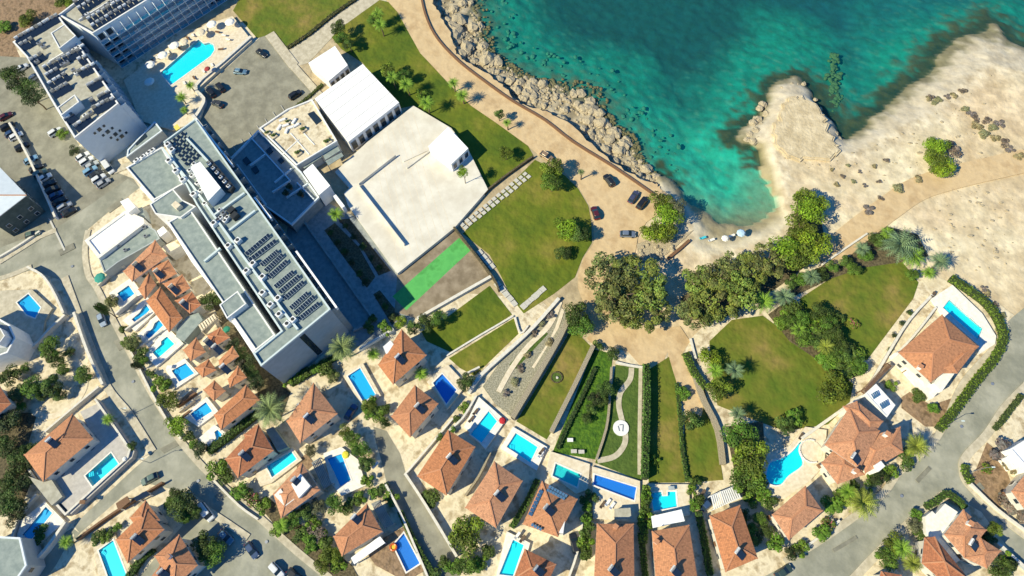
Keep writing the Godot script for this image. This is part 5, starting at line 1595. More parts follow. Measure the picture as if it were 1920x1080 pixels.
func make_vegetation() -> void:
	plants("""bright 50 36 2.8 2.0 | round yellow-green bush on the dry field above the hotel corner
	shrub 6 50 2.4 1.6 | green bush on the dry field at the left edge of the photo
	bright 124 3 3.0 2.0 | green bush at the top edge behind the hotel
	dark 20 138 3.0 6.0 | dark conifer at the top of the row between hotel and car park
	dark 34 152 3.0 6.0 | dark conifer, second down the row between hotel and car park
	dark 48 167 3.0 6.0 | dark conifer, third down the row between hotel and car park
	dark 62 182 3.0 6.0 | dark conifer at the lower end of the row between hotel and car park
	shrub 116 248 1.6 1.5 | dark green shrub at the left foot of the hotel's end
	dark 138 282 1.6 1.6 | dark round shrub above the row of white parked cars
	green 357 160 1.6 4.0 | slender palm in the corner of the hotel pool deck
	green 340 182 1.9 4.0 | bushy palm on the hotel pool deck near the curved wall
	green 345 206 1.4 3.0 | small palm at the lower tip of the hotel pool deck
	broad 634 52 2.4 4.5 | dense green tree beside the access road and the small white hall
	broad 641 74 2.3 4.0 | dense green tree right of the small white hall
	broad 654 82 1.8 3.5 | green tree nearest the upper corner of the small white hall
	green 708 25 2.2 5.0 | light green palm at the top of the coast lawn
	green 713 46 2.4 5.0 | light green palm in the middle of the upper coast lawn group
	broad 700 38 1.8 4.0 | leafy tree left of the two light palms on the upper coast lawn
	bright 726 132 2.4 4.0 | bright green tree beside the upper corner of the large white hall
	green 735 145 2.2 5.0 | palm just below the bright tree beside the large white hall
	green 762 158 2.5 5.0 | palm in the middle of the group beside the large white hall
	broad 756 142 1.8 4.0 | small dark tree among the palms beside the large white hall
	green 800 192 2.4 5.0 | last palm of the group beside the large white hall
	shrub 788 176 1.6 2.0 | dark shrub between the palms beside the large white hall
	green 850 155 1.9 4.0 | palm on the edge of coast lawn and sandy path, uppermost of its pair
	green 867 178 2.2 4.0 | palm on the edge of coast lawn and sandy path, lower of its pair
	broad 935 213 1.5 3.5 | small tree at the lawn edge above the sandy path's bend
	green 951 230 1.4 3.5 | small palm at the lawn edge where the sandy path bends
	bright 948 286 1.9 3.5 | bright tree on the lower corner of the coast lawn
	bright 868 322 1.5 7.0 | single slim palm-like tree on the corner of the cream terrace
	bright 1036 318 3.0 4.0 | big bright tree at the top corner of the middle lawn
	broad 1034 344 2.8 4.0 | darker half of the tree pair at the top corner of the middle lawn
	date 1090 322 1.0 4.0 | tiny palm with a clear shadow on the sandy parking
	bright 1063 428 2.9 4.0 | bright green tree at the right edge of the middle lawn
	broad 1084 440 2.4 4.0 | green tree leaning over the sandy path beside the middle lawn
	dark 1056 476 2.0 2.0 | dark clump on the lower right of the middle lawn
	broad 1080 588 3.0 3.5 | dark green tree where the dry strip lawn meets the sandy path
	broad 1090 610 2.8 3.5 | dark green tree beside the bend of the sandy path
	pine 1140 515 5.0 6.0 | olive pine at the upper left of the large clump inside the sandy loop
	pine 1190 512 4.6 6.0 | olive pine at the top of the large clump inside the sandy loop
	pine 1172 552 5.2 6.5 | broad olive pine in the middle of the clump inside the sandy loop
	pine 1216 545 4.6 6.0 | olive pine on the right of the clump inside the sandy loop
	pine 1146 572 3.8 5.0 | olive pine on the lower left of the clump inside the sandy loop
	pine 1196 586 4.4 5.0 | olive pine at the lower edge of the clump, over the sandy loop
	pine 1236 584 2.6 4.5 | thin olive pine at the lower right of the clump inside the sandy loop
	pine 1306 530 3.8 5.5 | olive pine above the beach, left end of the long shore grove
	pine 1302 586 3.6 5.0 | olive pine over the right end of the sandy turning area
	pine 1336 568 5.0 6.0 | broad olive pine in the middle of the shore grove
	pine 1346 524 4.2 6.0 | olive pine in the shore grove close to the beach
	pine 1384 546 4.4 6.0 | olive pine beside the upper left of the right lawn
	pine 1372 504 3.6 5.5 | olive pine directly behind the beach sand
	pine 1410 510 4.0 5.5 | olive pine behind the beach, right of its middle
	pine 1440 490 4.0 5.5 | olive pine behind the right part of the beach
	bright 1470 472 3.8 4.5 | yellow-green tree behind the beach's right end
	bright 1500 480 3.8 4.5 | yellow-green tree in the bend of the shore grove
	bright 1528 450 3.6 4.5 | yellow-green tree next to the sandy track in the shore grove
	bright 1500 430 3.4 4.5 | yellow-green tree in the middle of the narrow shore grove
	bright 1516 396 3.6 4.5 | yellow-green tree in the upper part of the narrow shore grove
	bright 1506 370 2.8 4.0 | yellow-green tree at the very top of the shore grove
	bright 1532 380 2.4 4.0 | smaller yellow-green tree at the top right of the shore grove
	bright 1240 378 2.6 3.0 | bright tree at the top of the wedge between parking and cove
	bright 1252 406 3.2 3.5 | bright broad tree in the middle of the wedge between parking and cove
	olive 1266 390 2.6 3.0 | brownish tree on the cove side of the wedge beside the parking
	bright 1224 434 2.8 3.0 | bright tree at the lower tip of the wedge beside the parking
	bright 1246 436 2.8 3.0 | green tree above the rock heap at the end of the parking
	bright 1756 276 2.8 2.6 | top part of the vivid green bush clump on the bare coastal land
	bright 1752 296 3.0 2.6 | middle of the vivid green bush clump on the bare coastal land
	bright 1766 314 2.8 2.6 | lower part of the vivid green bush clump on the bare coastal land
	grey 1788 278 2.0 1.5 | thin grey-green bush right of the vivid clump on the bare land
	grey 1686 352 1.3 0.9 | largest dry shrub beside the sandy coastal track
	grey 1630 391 1.3 0.9 | dry grey shrub beside the sandy coastal track, lowest one
	grey 1722 334 1.0 0.8 | small dry shrub close to the vivid bush clump
	grey 1652 371 0.7 0.6 | tiny dry shrub between two larger ones by the coastal track
	date 642 652 3.9 7.0 | large date palm against the long hotel's grey end wall
	date 507 768 4.4 7.0 | large drooping date palm between corner house and orange villa
	green 630 402 2.2 4.5 | palm at the shaded head of the hotel's planting beds
	broad 396 562 2.5 3.5 | bright green round tree between upper terrace and long hotel
	cypress 172 566 1.4 11.0 | tall leaning cypress at the top of the street by the corner
	cypress 241 677 1.2 7.0 | dark cypress beside the street next to the lowest stepped pool
	olive 208 566 1.8 2.0 | shrub beside the square pool's garden wall
	shrub 230 618 1.0 1.5 | small dark shrub on the street pavement above the cypress
	olive 250 640 2.0 2.5 | brownish palm-like bush near the lowest stepped pool
	shrub 262 662 1.6 2.0 | green shrub below the lowest stepped pool
	shrub 300 724 2.0 2.2 | green shrub by the street beside the wide blue pool
	bright 316 750 2.4 3.0 | yellow-green tree by the street beside the deep blue plank pool
	bright 332 796 2.4 2.6 | yellow-green shrub mass on the street corner of the plank pool
	dark 374 844 1.7 2.4 | round dark tree on the street pavement beyond the hedge
	shrub 406 882 2.2 2.4 | green shrub in front of the orange villa with the narrow pool
	shrub 426 893 1.8 2.2 | second green shrub in front of the orange villa with the narrow pool
	shrub 446 920 2.0 2.4 | green tree at the street corner below the orange villa
	flower 470 935 1.6 1.8 | shrub with pink flowers by the street wall below the orange villa
	shrub 495 950 1.6 2.0 | green shrub beside the white paved forecourt on the street
	green 528 986 2.0 3.5 | leafy palm by the street below the villa with white roof terrace
	broad 548 972 2.0 2.6 | dark green tree below the tip of the villa with white roof terrace
	broad 572 962 1.8 2.6 | dark green tree along the side wall of the white roof terrace villa
	shrub 520 992 1.4 1.6 | low shrub on the street edge beside the leafy palm
	grey 590 1000 2.2 1.6 | straw coloured bush in the sunny front garden by the street
	shrub 580 1024 1.6 2.0 | green shrub below the straw coloured bush
	bright 622 1040 2.0 2.4 | yellow-green tree at the street corner of the grey roof terrace villa
	shrub 636 1052 1.8 2.0 | green shrub beside the yellow-green tree at the bottom street corner
	bright 604 1058 1.8 2.0 | low yellow-green bush on the pavement near the bottom edge
	broad 625 944 2.0 2.8 | green tree between the two villas with roof terraces
	olive 597 950 1.6 2.0 | olive bush in the shade between the two villas with roof terraces
	broad 660 822 2.0 2.6 | green tree at the head of the angular deep blue pool
	bright 648 810 1.6 2.2 | bright shrub above the angular deep blue pool
	broad 675 846 2.2 2.6 | green tree right of the angular deep blue pool
	broad 690 870 1.8 2.4 | green tree below right of the angular deep blue pool
	shrub 688 898 1.3 1.6 | small shrub on the white corner of the angular pool's deck
	olive 582 846 1.4 2.0 | round olive tree at the end of the narrow bright cyan pool
	cypress 718 790 1.5 5.0 | cypress on the lane beside the orange villa with the bay
	bright 872 1000 4.0 3.2 | big round yellow-green tree in the cream courtyard
	broad 868 1058 2.2 2.6 | dark green tree below the big round courtyard tree
	shrub 804 934 2.0 0.8 | low green patch of shrubs on the cream drive
	green 700 664 1.8 1.6 | low palm bush beside the villa next to the small lawns
	green 790 700 1.9 2.5 | palm bush between the two orange villas at the small lawns
	dark 872 716 2.0 2.4 | dark bush at the corner of the dark blue pool
	broad 800 606 2.2 3.0 | dark tree behind the wall of the court, left one
	broad 822 598 2.0 3.0 | dark tree behind the wall of the court, right one
	broad 774 612 1.8 2.4 | green bush between the court and the orange villa
	bright 750 604 1.5 1.5 | yellow-green bush at the end of the hotel garden path
	shrub 610 696 1.8 2.0 | green shrub beside the light blue rectangular pool
	olive 625 706 1.6 1.2 | brown-green bed of shrubs above the light blue rectangular pool
	bright 690 764 1.8 1.5 | bright shrub at the lower end of the light blue rectangular pool
	broad 92 655 2.8 3.5 | round tree at the top of the sandy garden
	broad 106 674 2.0 3.0 | darker tree just below the round tree of the sandy garden
	broad 62 726 2.6 3.5 | dark green tree in the middle of the sandy garden
	broad 92 722 2.9 3.5 | large dark tree over the curved garden path
	broad 156 706 2.2 3.0 | small tree next to the street wall of the sandy garden
	broad 18 704 2.6 3.0 | tree at the left edge of the sandy garden
	olive 34 738 2.2 2.6 | olive tree below the left tree of the sandy garden
	dark 14 792 3.0 3.5 | dark tree in the shady plot at the left edge
	dark 8 838 2.8 3.5 | dark tree below it in the shady plot, beside the red hipped villa
	broad 26 890 2.6 3.0 | green tree in the shady plot left of the flat grey roof
	dark 20 938 2.8 3.5 | dark tree above the white house in the bottom left corner
	shrub 72 1000 1.8 1.6 | green shrub beside the slim turquoise pool
	bright 30 1074 1.8 1.5 | bright bush at the bottom left corner beside the white house
	green 124 1016 1.8 3.0 | palm on the corner of the lower street
	green 202 786 1.6 3.5 | small palm in the shade behind the street wall of the red villa
	broad 246 838 1.2 2.0 | small palm-like plant on the corner of the grey pool terrace
	dark 344 948 3.0 4.0 | dark shaded tree over the forecourt beside the white van
	broad 382 1020 2.6 3.2 | green tree beside the blue parked car
	broad 400 1036 2.6 3.0 | green tree at the lower edge beside the red hipped villa
	shrub 1120 648 1.2 1.4 | small shrub at the tip of the lush strip garden
	dark 1150 663 1.6 2.0 | dark bush beside the sandy loop at the top of the lush garden
	dark 1116 744 1.6 2.4 | dark tree on the left side of the lush strip garden
	dark 1134 730 1.8 2.6 | dark tree in the middle of the lush strip garden
	broad 1110 768 1.4 2.0 | green tree in the lower half of the lush strip garden
	dark 1100 784 1.2 1.6 | dark round shrub near the bottom of the lush strip garden
	broad 1128 752 1.4 2.0 | green tree close to the winding path wall
	shrub 1282 738 1.6 1.6 | round shrub on the dirt track between the strip lawns
	broad 1300 790 2.4 2.6 | green tree at the lower end of the dirt track
	shrub 1228 860 1.0 1.0 | small shrub in the lower part of the dry strip lawn
	green 1342 696 2.2 3.5 | bright palm left of the dark palm at the edge of the right lawn
	blue 1378 694 2.3 4.5 | dark blue-green palm on the left edge of the right lawn
	bright 1346 728 2.8 3.2 | yellow-green tree below the palms on the left of the right lawn
	bright 1330 668 2.2 2.5 | bright shrub between the rock heap and the right lawn
	blue 1384 776 2.0 4.0 | palm at the lower left corner of the right lawn
	broad 1386 820 3.6 6.0 | tall tree at the top of the trio beside the kidney pool
	bright 1404 856 4.0 6.0 | tall bright tree in the middle of the trio beside the kidney pool
	broad 1396 896 3.4 5.0 | tall tree at the bottom of the trio above the striped pergola
	green 1432 566 3.0 4.0 | pale palm at the upper corner of the right lawn
	blue 1470 556 2.6 4.0 | blue-green palm between the two right-hand lawns
	green 1498 618 2.0 3.0 | palm in the planting band between the two lawns
	gold 1548 650 2.2 3.0 | yellow-green banana-like palm in the middle of the planting band
	broad 1540 588 2.4 3.0 | dark leafy tree on the upper lawn's left side
	broad 1552 606 2.0 2.6 | dark leafy tree below it on the upper lawn's left side
	shrub 1576 594 1.1 1.5 | small round shrub on the upper lawn
	flower 1600 607 1.1 1.0 | single yellowish bush in the open upper lawn
	bright 1564 728 3.4 3.2 | big olive-green tree at the lower end of the right lawn
	shrub 1492 780 2.0 2.0 | green shrub at the lower edge of the right lawn
	broad 1470 794 2.2 2.4 | leafy tree at the lower left of the right lawn
	blue 1688 460 4.6 4.5 | very large blue-grey palm at the edge of the bare coastal land
	green 1712 480 3.2 3.5 | green palm under the very large blue-grey palm
	green 1664 436 1.8 3.0 | small fresh palm left of the very large blue-grey palm
	blue 1762 490 2.6 4.0 | palm with a long shadow above the curved clipped hedge
	green 1742 512 1.8 2.0 | low palm at the top corner of the curved clipped hedge
	blue 1522 518 2.4 3.5 | blue-green palm at the end of the shore grove
	blue 1616 466 2.0 3.0 | small blue-green palm in the planting above the upper lawn
	gold 1718 836 3.0 3.5 | golden palm beside the villa of many hips on the coast road
	gold 1616 942 3.6 3.5 | spreading golden palm on the coast road beside the square villa
	green 1590 922 2.2 3.0 | green palm between the villa of many hips and the golden palm
	shrub 1560 944 2.2 2.0 | green shrub behind the square hipped villa's corner
	shrub 1700 858 2.0 2.0 | green shrub under the golden palm of the villa of many hips
	shrub 1670 888 1.7 1.6 | shrub on the road side of the villa of many hips
	dark 1650 894 1.8 2.0 | dark shrub beside the white tower of the villa of many hips
	shrub 1540 998 1.8 1.6 | shrub on the road side of the square hipped villa
	flower 1556 984 1.2 1.4 | yellow flowering shrub on the road side of the square hipped villa
	shrub 1506 1030 1.5 1.4 | round shrub near the road at the front of the square hipped villa
	dark 1486 1036 1.4 1.4 | darker round shrub near the road, closest to the parked car
	shrub 1454 1018 1.8 3.0 | tall shrub between the square villa and the striped pergola villa
	grey 1880 852 2.6 1.8 | grey-green bush row beside the white house at the road fork
	grey 1898 868 2.0 1.8 | grey-green bush just right of the bush row at the road fork
	grey 1906 950 2.6 2.2 | grey-green bush in front of the villa at the right edge
	flower 1850 878 1.0 1.0 | single yellow-green plant in the brown yard
	bright 1866 990 1.5 2.5 | bright tree on the side road opposite the brown yard
	dark 1856 1006 1.4 2.0 | dark shrub in the shade beside the bright roadside tree
	bright 1676 1020 2.0 2.5 | bright tree on the lower pavement of the coast road
	green 1692 1028 2.2 3.5 | palm behind the bright tree on the lower pavement
	gold 1712 1056 2.2 3.5 | golden palm beside the narrow dark red villa
	broad 1662 1044 2.2 2.6 | dark tree by the lower pavement near the bottom edge
	broad 1878 1068 2.4 2.2 | green tree in the bottom right corner
	shrub 1720 966 1.3 1.5 | shrub at the left point of the white terrace
	olive 1714 985 1.4 1.5 | olive shrub below the left point of the white terrace
	shrub 1672 720 1.2 1.2 | round shrub beside the brown timber pergola
	shrub 1720 740 1.6 1.4 | long green bed in the yard of the large pale red villa
	shrub 1752 766 1.3 1.3 | round shrub in the brown yard's corner""")
	row("dark", "438,648 448,664 460,682 470,700 482,716", 2.0, 3.0, "shaded green tree beside the long hotel's white ledge", "from the top of the row", "trees along the long hotel")
	row("shrub", "1466,598 1484,580 1508,604 1524,630 1536,612 1562,634 1574,650 1588,656 1600,676 1576,684 1552,672 1594,694 1514,610 1540,630", 2.4, 2.2, "lush shrub in the band between two lawns", "from its upper end", "shrubs of the planting band")
	row("broad", "1562,500 1584,490 1602,506 1638,446 1624,478 1650,452 1712,516 1540,514 1500,522 1482,534", 1.7, 2.0, "leafy shrub in the planting above the upper lawn", "of a loose band", "shrubs above the upper lawn")
	row("broad", "1476,600 1490,612 1500,596 1530,644 1566,664 1560,620 1610,684 1584,668 1508,630 1572,646", 2.0, 2.6, "taller bush in the band between two lawns", "from its upper end", "tall bushes between the lawns")
	row("dark", "1668,656 1692,606 1706,586 1676,628", 0.7, 0.8, "small dark bush beside the long cream terrace wall", "of four", "small bushes by the cream wall")
	row("shrub", "1100,976 1102,996 1098,1016 1096,1036", 1.5, 2.2, "green bush between the shaded drive and the long straight villa", "from the top", "bushes beside the shaded drive")
	row("shrub", "1214,930 1212,950 1210,972", 1.5, 2.8, "bright bush rising from the overgrown hedge by the corner pool", "from the top", "bushes in the overgrown hedge")
	row("grey", "1002,625 1016,606 1034,590 990,664 976,690 966,716 950,736 1030,640", 0.9, 0.8, "silvery low shrub in the rock garden", "counted down the slope", "shrubs of the rock garden")
	row("dark", "900,368 888,378 876,392 868,398 842,420 826,434 806,450 790,462 774,476", 0.55, 0.6, "tiny planted shrub along the cream terrace's lower edge", "from the seaward end", "shrubs along the terrace edge")
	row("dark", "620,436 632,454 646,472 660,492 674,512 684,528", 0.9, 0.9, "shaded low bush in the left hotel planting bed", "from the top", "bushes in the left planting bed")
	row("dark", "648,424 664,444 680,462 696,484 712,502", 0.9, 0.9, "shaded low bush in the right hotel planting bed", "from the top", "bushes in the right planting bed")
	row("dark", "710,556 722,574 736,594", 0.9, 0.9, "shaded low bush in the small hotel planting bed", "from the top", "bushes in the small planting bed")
	row("grey", "1560,318 1580,330 1600,340 1612,322 1640,312 1662,300 1590,310 1622,348 1570,346 1648,340", 0.6, 0.35, "dry brown tussock on the bare land beside the track", "of a scattered patch", "dry tussocks")
	row("grey", "1810,205 1822,214 1834,236 1850,226 1862,240 1876,232 1868,258 1884,268 1846,252 1896,280 1912,292 1830,222", 1.2, 0.2, "flat olive scrub on the bare land by the right edge", "of its cluster", "flat scrub on the bare land")
	row("grey", "1830,555 1842,562 1852,548 1868,570 1882,590 1846,540", 0.7, 0.5, "small dry scrub outside the curved clipped hedge", "of six", "dry scrub outside the hedge")
	row("grey", "1740,184 1748,182 1760,186 1776,180 1788,178 1806,170 1752,192", 0.9, 0.2, "olive scrub in the line of low growth behind the rocky shore", "from the left", "scrub behind the rocky shore")
	row("shrub", "600,1000 586,984 612,1022 576,1006 560,1000 596,1018", 1.5, 1.6, "garden shrub in the sunny front garden beside the straw coloured bush", "of six", "shrubs of the sunny front garden")
	row("broad", "1396,966 1406,990 1414,1012 1426,972 1436,992", 1.6, 2.2, "dark bush between the striped pergola villa and the square villa", "from the top", "bushes beside the striped pergola villa")
	row("shrub", "846,806 826,822 872,764 858,784", 1.1, 1.2, "small shrub along the wall of the cream drive", "of four", "shrubs along the cream drive")
	row("shrub", "696,752 704,768 714,778 722,764 690,776", 1.4, 1.6, "shrub at the lane's top end beside the light blue pool", "of five", "shrubs at the lane's top")
	row("shrub", "662,940 676,932 648,950 700,926 714,918 734,930", 1.4, 1.5, "shrub along the strip above the villa with the grey roof terrace", "of six", "shrubs above the grey roof terrace")
	row("shrub", "830,1052 846,1066 812,1086 900,1050 912,1034 890,1064", 1.5, 1.6, "shrub near the bottom edge beside the big courtyard tree", "of six", "shrubs near the courtyard tree")
	row("shrub", "206,1000 196,1008 186,1002 220,988 178,1012", 1.1, 1.2, "small bush behind the brown wall of the angular pool villa", "of five", "bushes behind the brown wall")
	row("broad", "318,944 330,930 352,966 366,958", 1.8, 3.0, "shaded bush round the dark tree of the white van's forecourt", "of four", "bushes of the shaded forecourt")
	row("dark", "60,846 50,868 36,856 44,902 12,912 30,964", 2.2, 2.8, "dark bush of the shady plot beside the flat grey roof", "of six", "bushes of the shady plot")
	row("broad", "48,690 76,742 118,694 130,660 40,760 110,742", 1.5, 2.0, "small garden tree of the sandy garden", "of six scattered ones", "small trees of the sandy garden")
	row("shrub", "560,706 574,698 590,690 604,682 540,716", 1.3, 1.5, "shrub at the foot of the hotel's grey end wall", "from one end", "shrubs at the end wall")
	row("shrub", "700,596 716,608 690,612 728,620", 1.3, 1.5, "shaded shrub below the hotel garden's corner", "of four", "shaded shrubs of the hotel garden")
	row("shrub", "1096,936 1100,950 1108,930", 1.2, 1.8, "bush between turquoise pool and long blue pool", "of three", "bushes between the two pools")
	row("shrub", "1300,918 1312,934 1302,948 1304,904", 1.2, 1.8, "bush between the corner pool and the striped pergola", "of four", "bushes by the corner pool")
	row("shrub", "1416,910 1426,898 1432,926 1444,944 1412,932", 1.6, 1.8, "bush below the tall trees beside the kidney pool", "of five", "bushes below the tall trees")
	row("shrub", "1600,908 1584,938 1636,900 1624,922 1572,930", 1.4, 1.6, "roadside shrub below the villa of many hips", "of five", "roadside shrubs")
	row("shrub", "1830,1020 1842,1006 1886,1046 1896,1058 1850,1030 1726,1000", 1.3, 1.6, "shrub round the orange villa at the road fork", "of six", "shrubs at the road fork villa")
	row("shrub", "232,640 244,652 268,676 282,700 292,712 352,820 362,832", 1.2, 1.5, "street-side shrub along the front wall of the terraces", "counted down the street", "street-side shrubs")

# ------------------------------------------------------------------ vehicles
func loft(st: SurfaceTool, secs: Array) -> void:
	# each section: x, half width at sill, half width at belt, y low, y high
	var rings := []
	for s in secs:
		rings.append([Vector3(s[0], s[3], -s[1]), Vector3(s[0], (s[3] + s[4]) * 0.5, -s[1] * 1.03), Vector3(s[0], s[4] - 0.08, -s[2]), Vector3(s[0], s[4], -s[2] + 0.12), Vector3(s[0], s[4], s[2] - 0.12), Vector3(s[0], s[4] - 0.08, s[2]), Vector3(s[0], (s[3] + s[4]) * 0.5, s[1] * 1.03), Vector3(s[0], s[3], s[1])])
	for i in rings.size() - 1:
		for k in 7:
			quad(st, rings[i][k], rings[i + 1][k], rings[i + 1][k + 1], rings[i][k + 1])
	for e in [0, rings.size() - 1]:
		for k in range(1, 7):
			if e == 0:
				tri(st, rings[e][0], rings[e][k], rings[e][k + 1])
			else:
				tri(st, rings[e][0], rings[e][k + 1], rings[e][k])

func car_proto(kind: String) -> Dictionary:
	if meshes.has("car" + kind):
		return meshes["car" + kind]
	var L := 2.15
	var roof_h := 1.45
	var secs := [[-L, .72, .66, .38, .72], [-L + .12, .84, .80, .26, .92], [-1.2, .88, .84, .24, .95], [.3, .88, .84, .24, .95], [1.15, .88, .83, .24, .90], [L - .25, .84, .78, .26, .78], [L, .68, .60, .36, .62]]
	var cab := [-1.95, -1.35, .15, 1.0]
	if kind == "suv":
		roof_h = 1.68
		for s in secs:
			s[4] += 0.14
		cab = [-2.0, -1.75, .25, .95]
	elif kind == "van":
		L = 2.4
		roof_h = 2.1
		secs = [[-L, .80, .78, .4, 1.0], [-L + .1, .92, .90, .26, 1.1], [.4, .94, .92, .24, 1.1], [1.4, .94, .90, .24, 1.08], [L - .15, .9, .84, .28, .85], [L, .74, .7, .38, .68]]
		cab = [-2.38, -2.3, 1.0, 1.65]
	var d := {}
	var st := begin()
	loft(st, secs)
	d.body = done(st)
	var by: float = secs[2][4] - 0.02
	var w0: float = secs[2][2] - 0.04
	var w1: float = w0 - (0.16 if kind != "van" else 0.06)
	var p := []
	for sg in [-1.0, 1.0]:
		p.append([Vector3(cab[0], by, w0 * sg), Vector3(cab[1], roof_h - 0.03, w1 * sg), Vector3(cab[2], roof_h - 0.03, w1 * sg), Vector3(cab[3], by, w0 * sg)])
	st = begin()
	quad(st, p[0][3], p[1][3], p[1][2], p[0][2])
	d.windscreen = done(st)
	st = begin()
	quad(st, p[0][0], p[0][1], p[1][1], p[1][0])
	d.rear_window = done(st)
	for k in 2:
		st = begin()
		if k == 0:
			quad(st, p[0][0], p[0][3], p[0][2], p[0][1])
		else:
			quad(st, p[1][0], p[1][1], p[1][2], p[1][3])
		d["side%d" % k] = done(st)
	st = begin()
	loft(st, [[cab[1] - .06, w1, w1 - .05, roof_h - .06, roof_h - .02], [cab[1] + .2, w1 + .02, w1, roof_h - .06, roof_h + .03], [cab[2] - .2, w1 + .02, w1, roof_h - .06, roof_h + .03], [cab[2] + .06, w1, w1 - .05, roof_h - .06, roof_h - .02]])
	d.roof = done(st)
	st = begin()
	rod(st, Vector3(0, 0, -0.11), Vector3(0, 0, 0.11), 0.32, 0.32, 10)
	rod(st, Vector3(0, 0, 0.11), Vector3(0, 0, -0.11), 0.32, 0.32, 10)
	d.wheel = done(st)
	d.L = L
	d.wx = L - 0.82
	d.light = box_mesh(Vector3(0.12, 0.16, 0.36))
	meshes["car" + kind] = d
	return d

var paints := {}
func car(kind: String, x0: float, y0: float, x1: float, y1: float, c: Color, label: String, group := "", base := 0.05) -> void:
	# the first point is the rear, the second the nose
	var a := ground_at(x0, y0, 0.6)
	var b := ground_at(x1, y1, 0.6)
	var d := car_proto(kind)
	var m := (a + b) * 0.5
	var t := thing("parked_van" if kind == "van" else "parked_car", label, "van" if kind == "van" else "car", Vector3(m.x, base, m.z), turn_of(Vector2(a.x, a.z), Vector2(b.x, b.z)), group)
	var key := c.to_html()
	if not paints.has(key):
		var pm := flat(c.linear_to_srgb(), 0.3, 0.15)
		pm.clearcoat_enabled = true
		pm.clearcoat = 0.6
		paints[key] = pm
	put("body", d.body, paints[key], t)
	put("roof", d.roof, paints[key], t)
	put("windscreen", d.windscreen, M.glass, t)
	put("rear_window", d.rear_window, M.glass, t)
	put("side_window", d.side0, M.glass, t)
	put("side_window", d.side1, M.glass if kind != "van" else paints[key], t)
	for sx in [-1, 1]:
		for sz in [-1, 1]:
			put("wheel", d.wheel, M.tyre, t, Vector3(sx * d.wx, 0.32, sz * 0.80))
	for sz in [-1, 1]:
		put("headlight", d.light, M.lamp_glass, t, Vector3(d.L - 0.08, 0.62, sz * 0.52))
		put("tail_light", d.light, M.tail_glass, t, Vector3(-d.L + 0.04, 0.74, sz * 0.56))

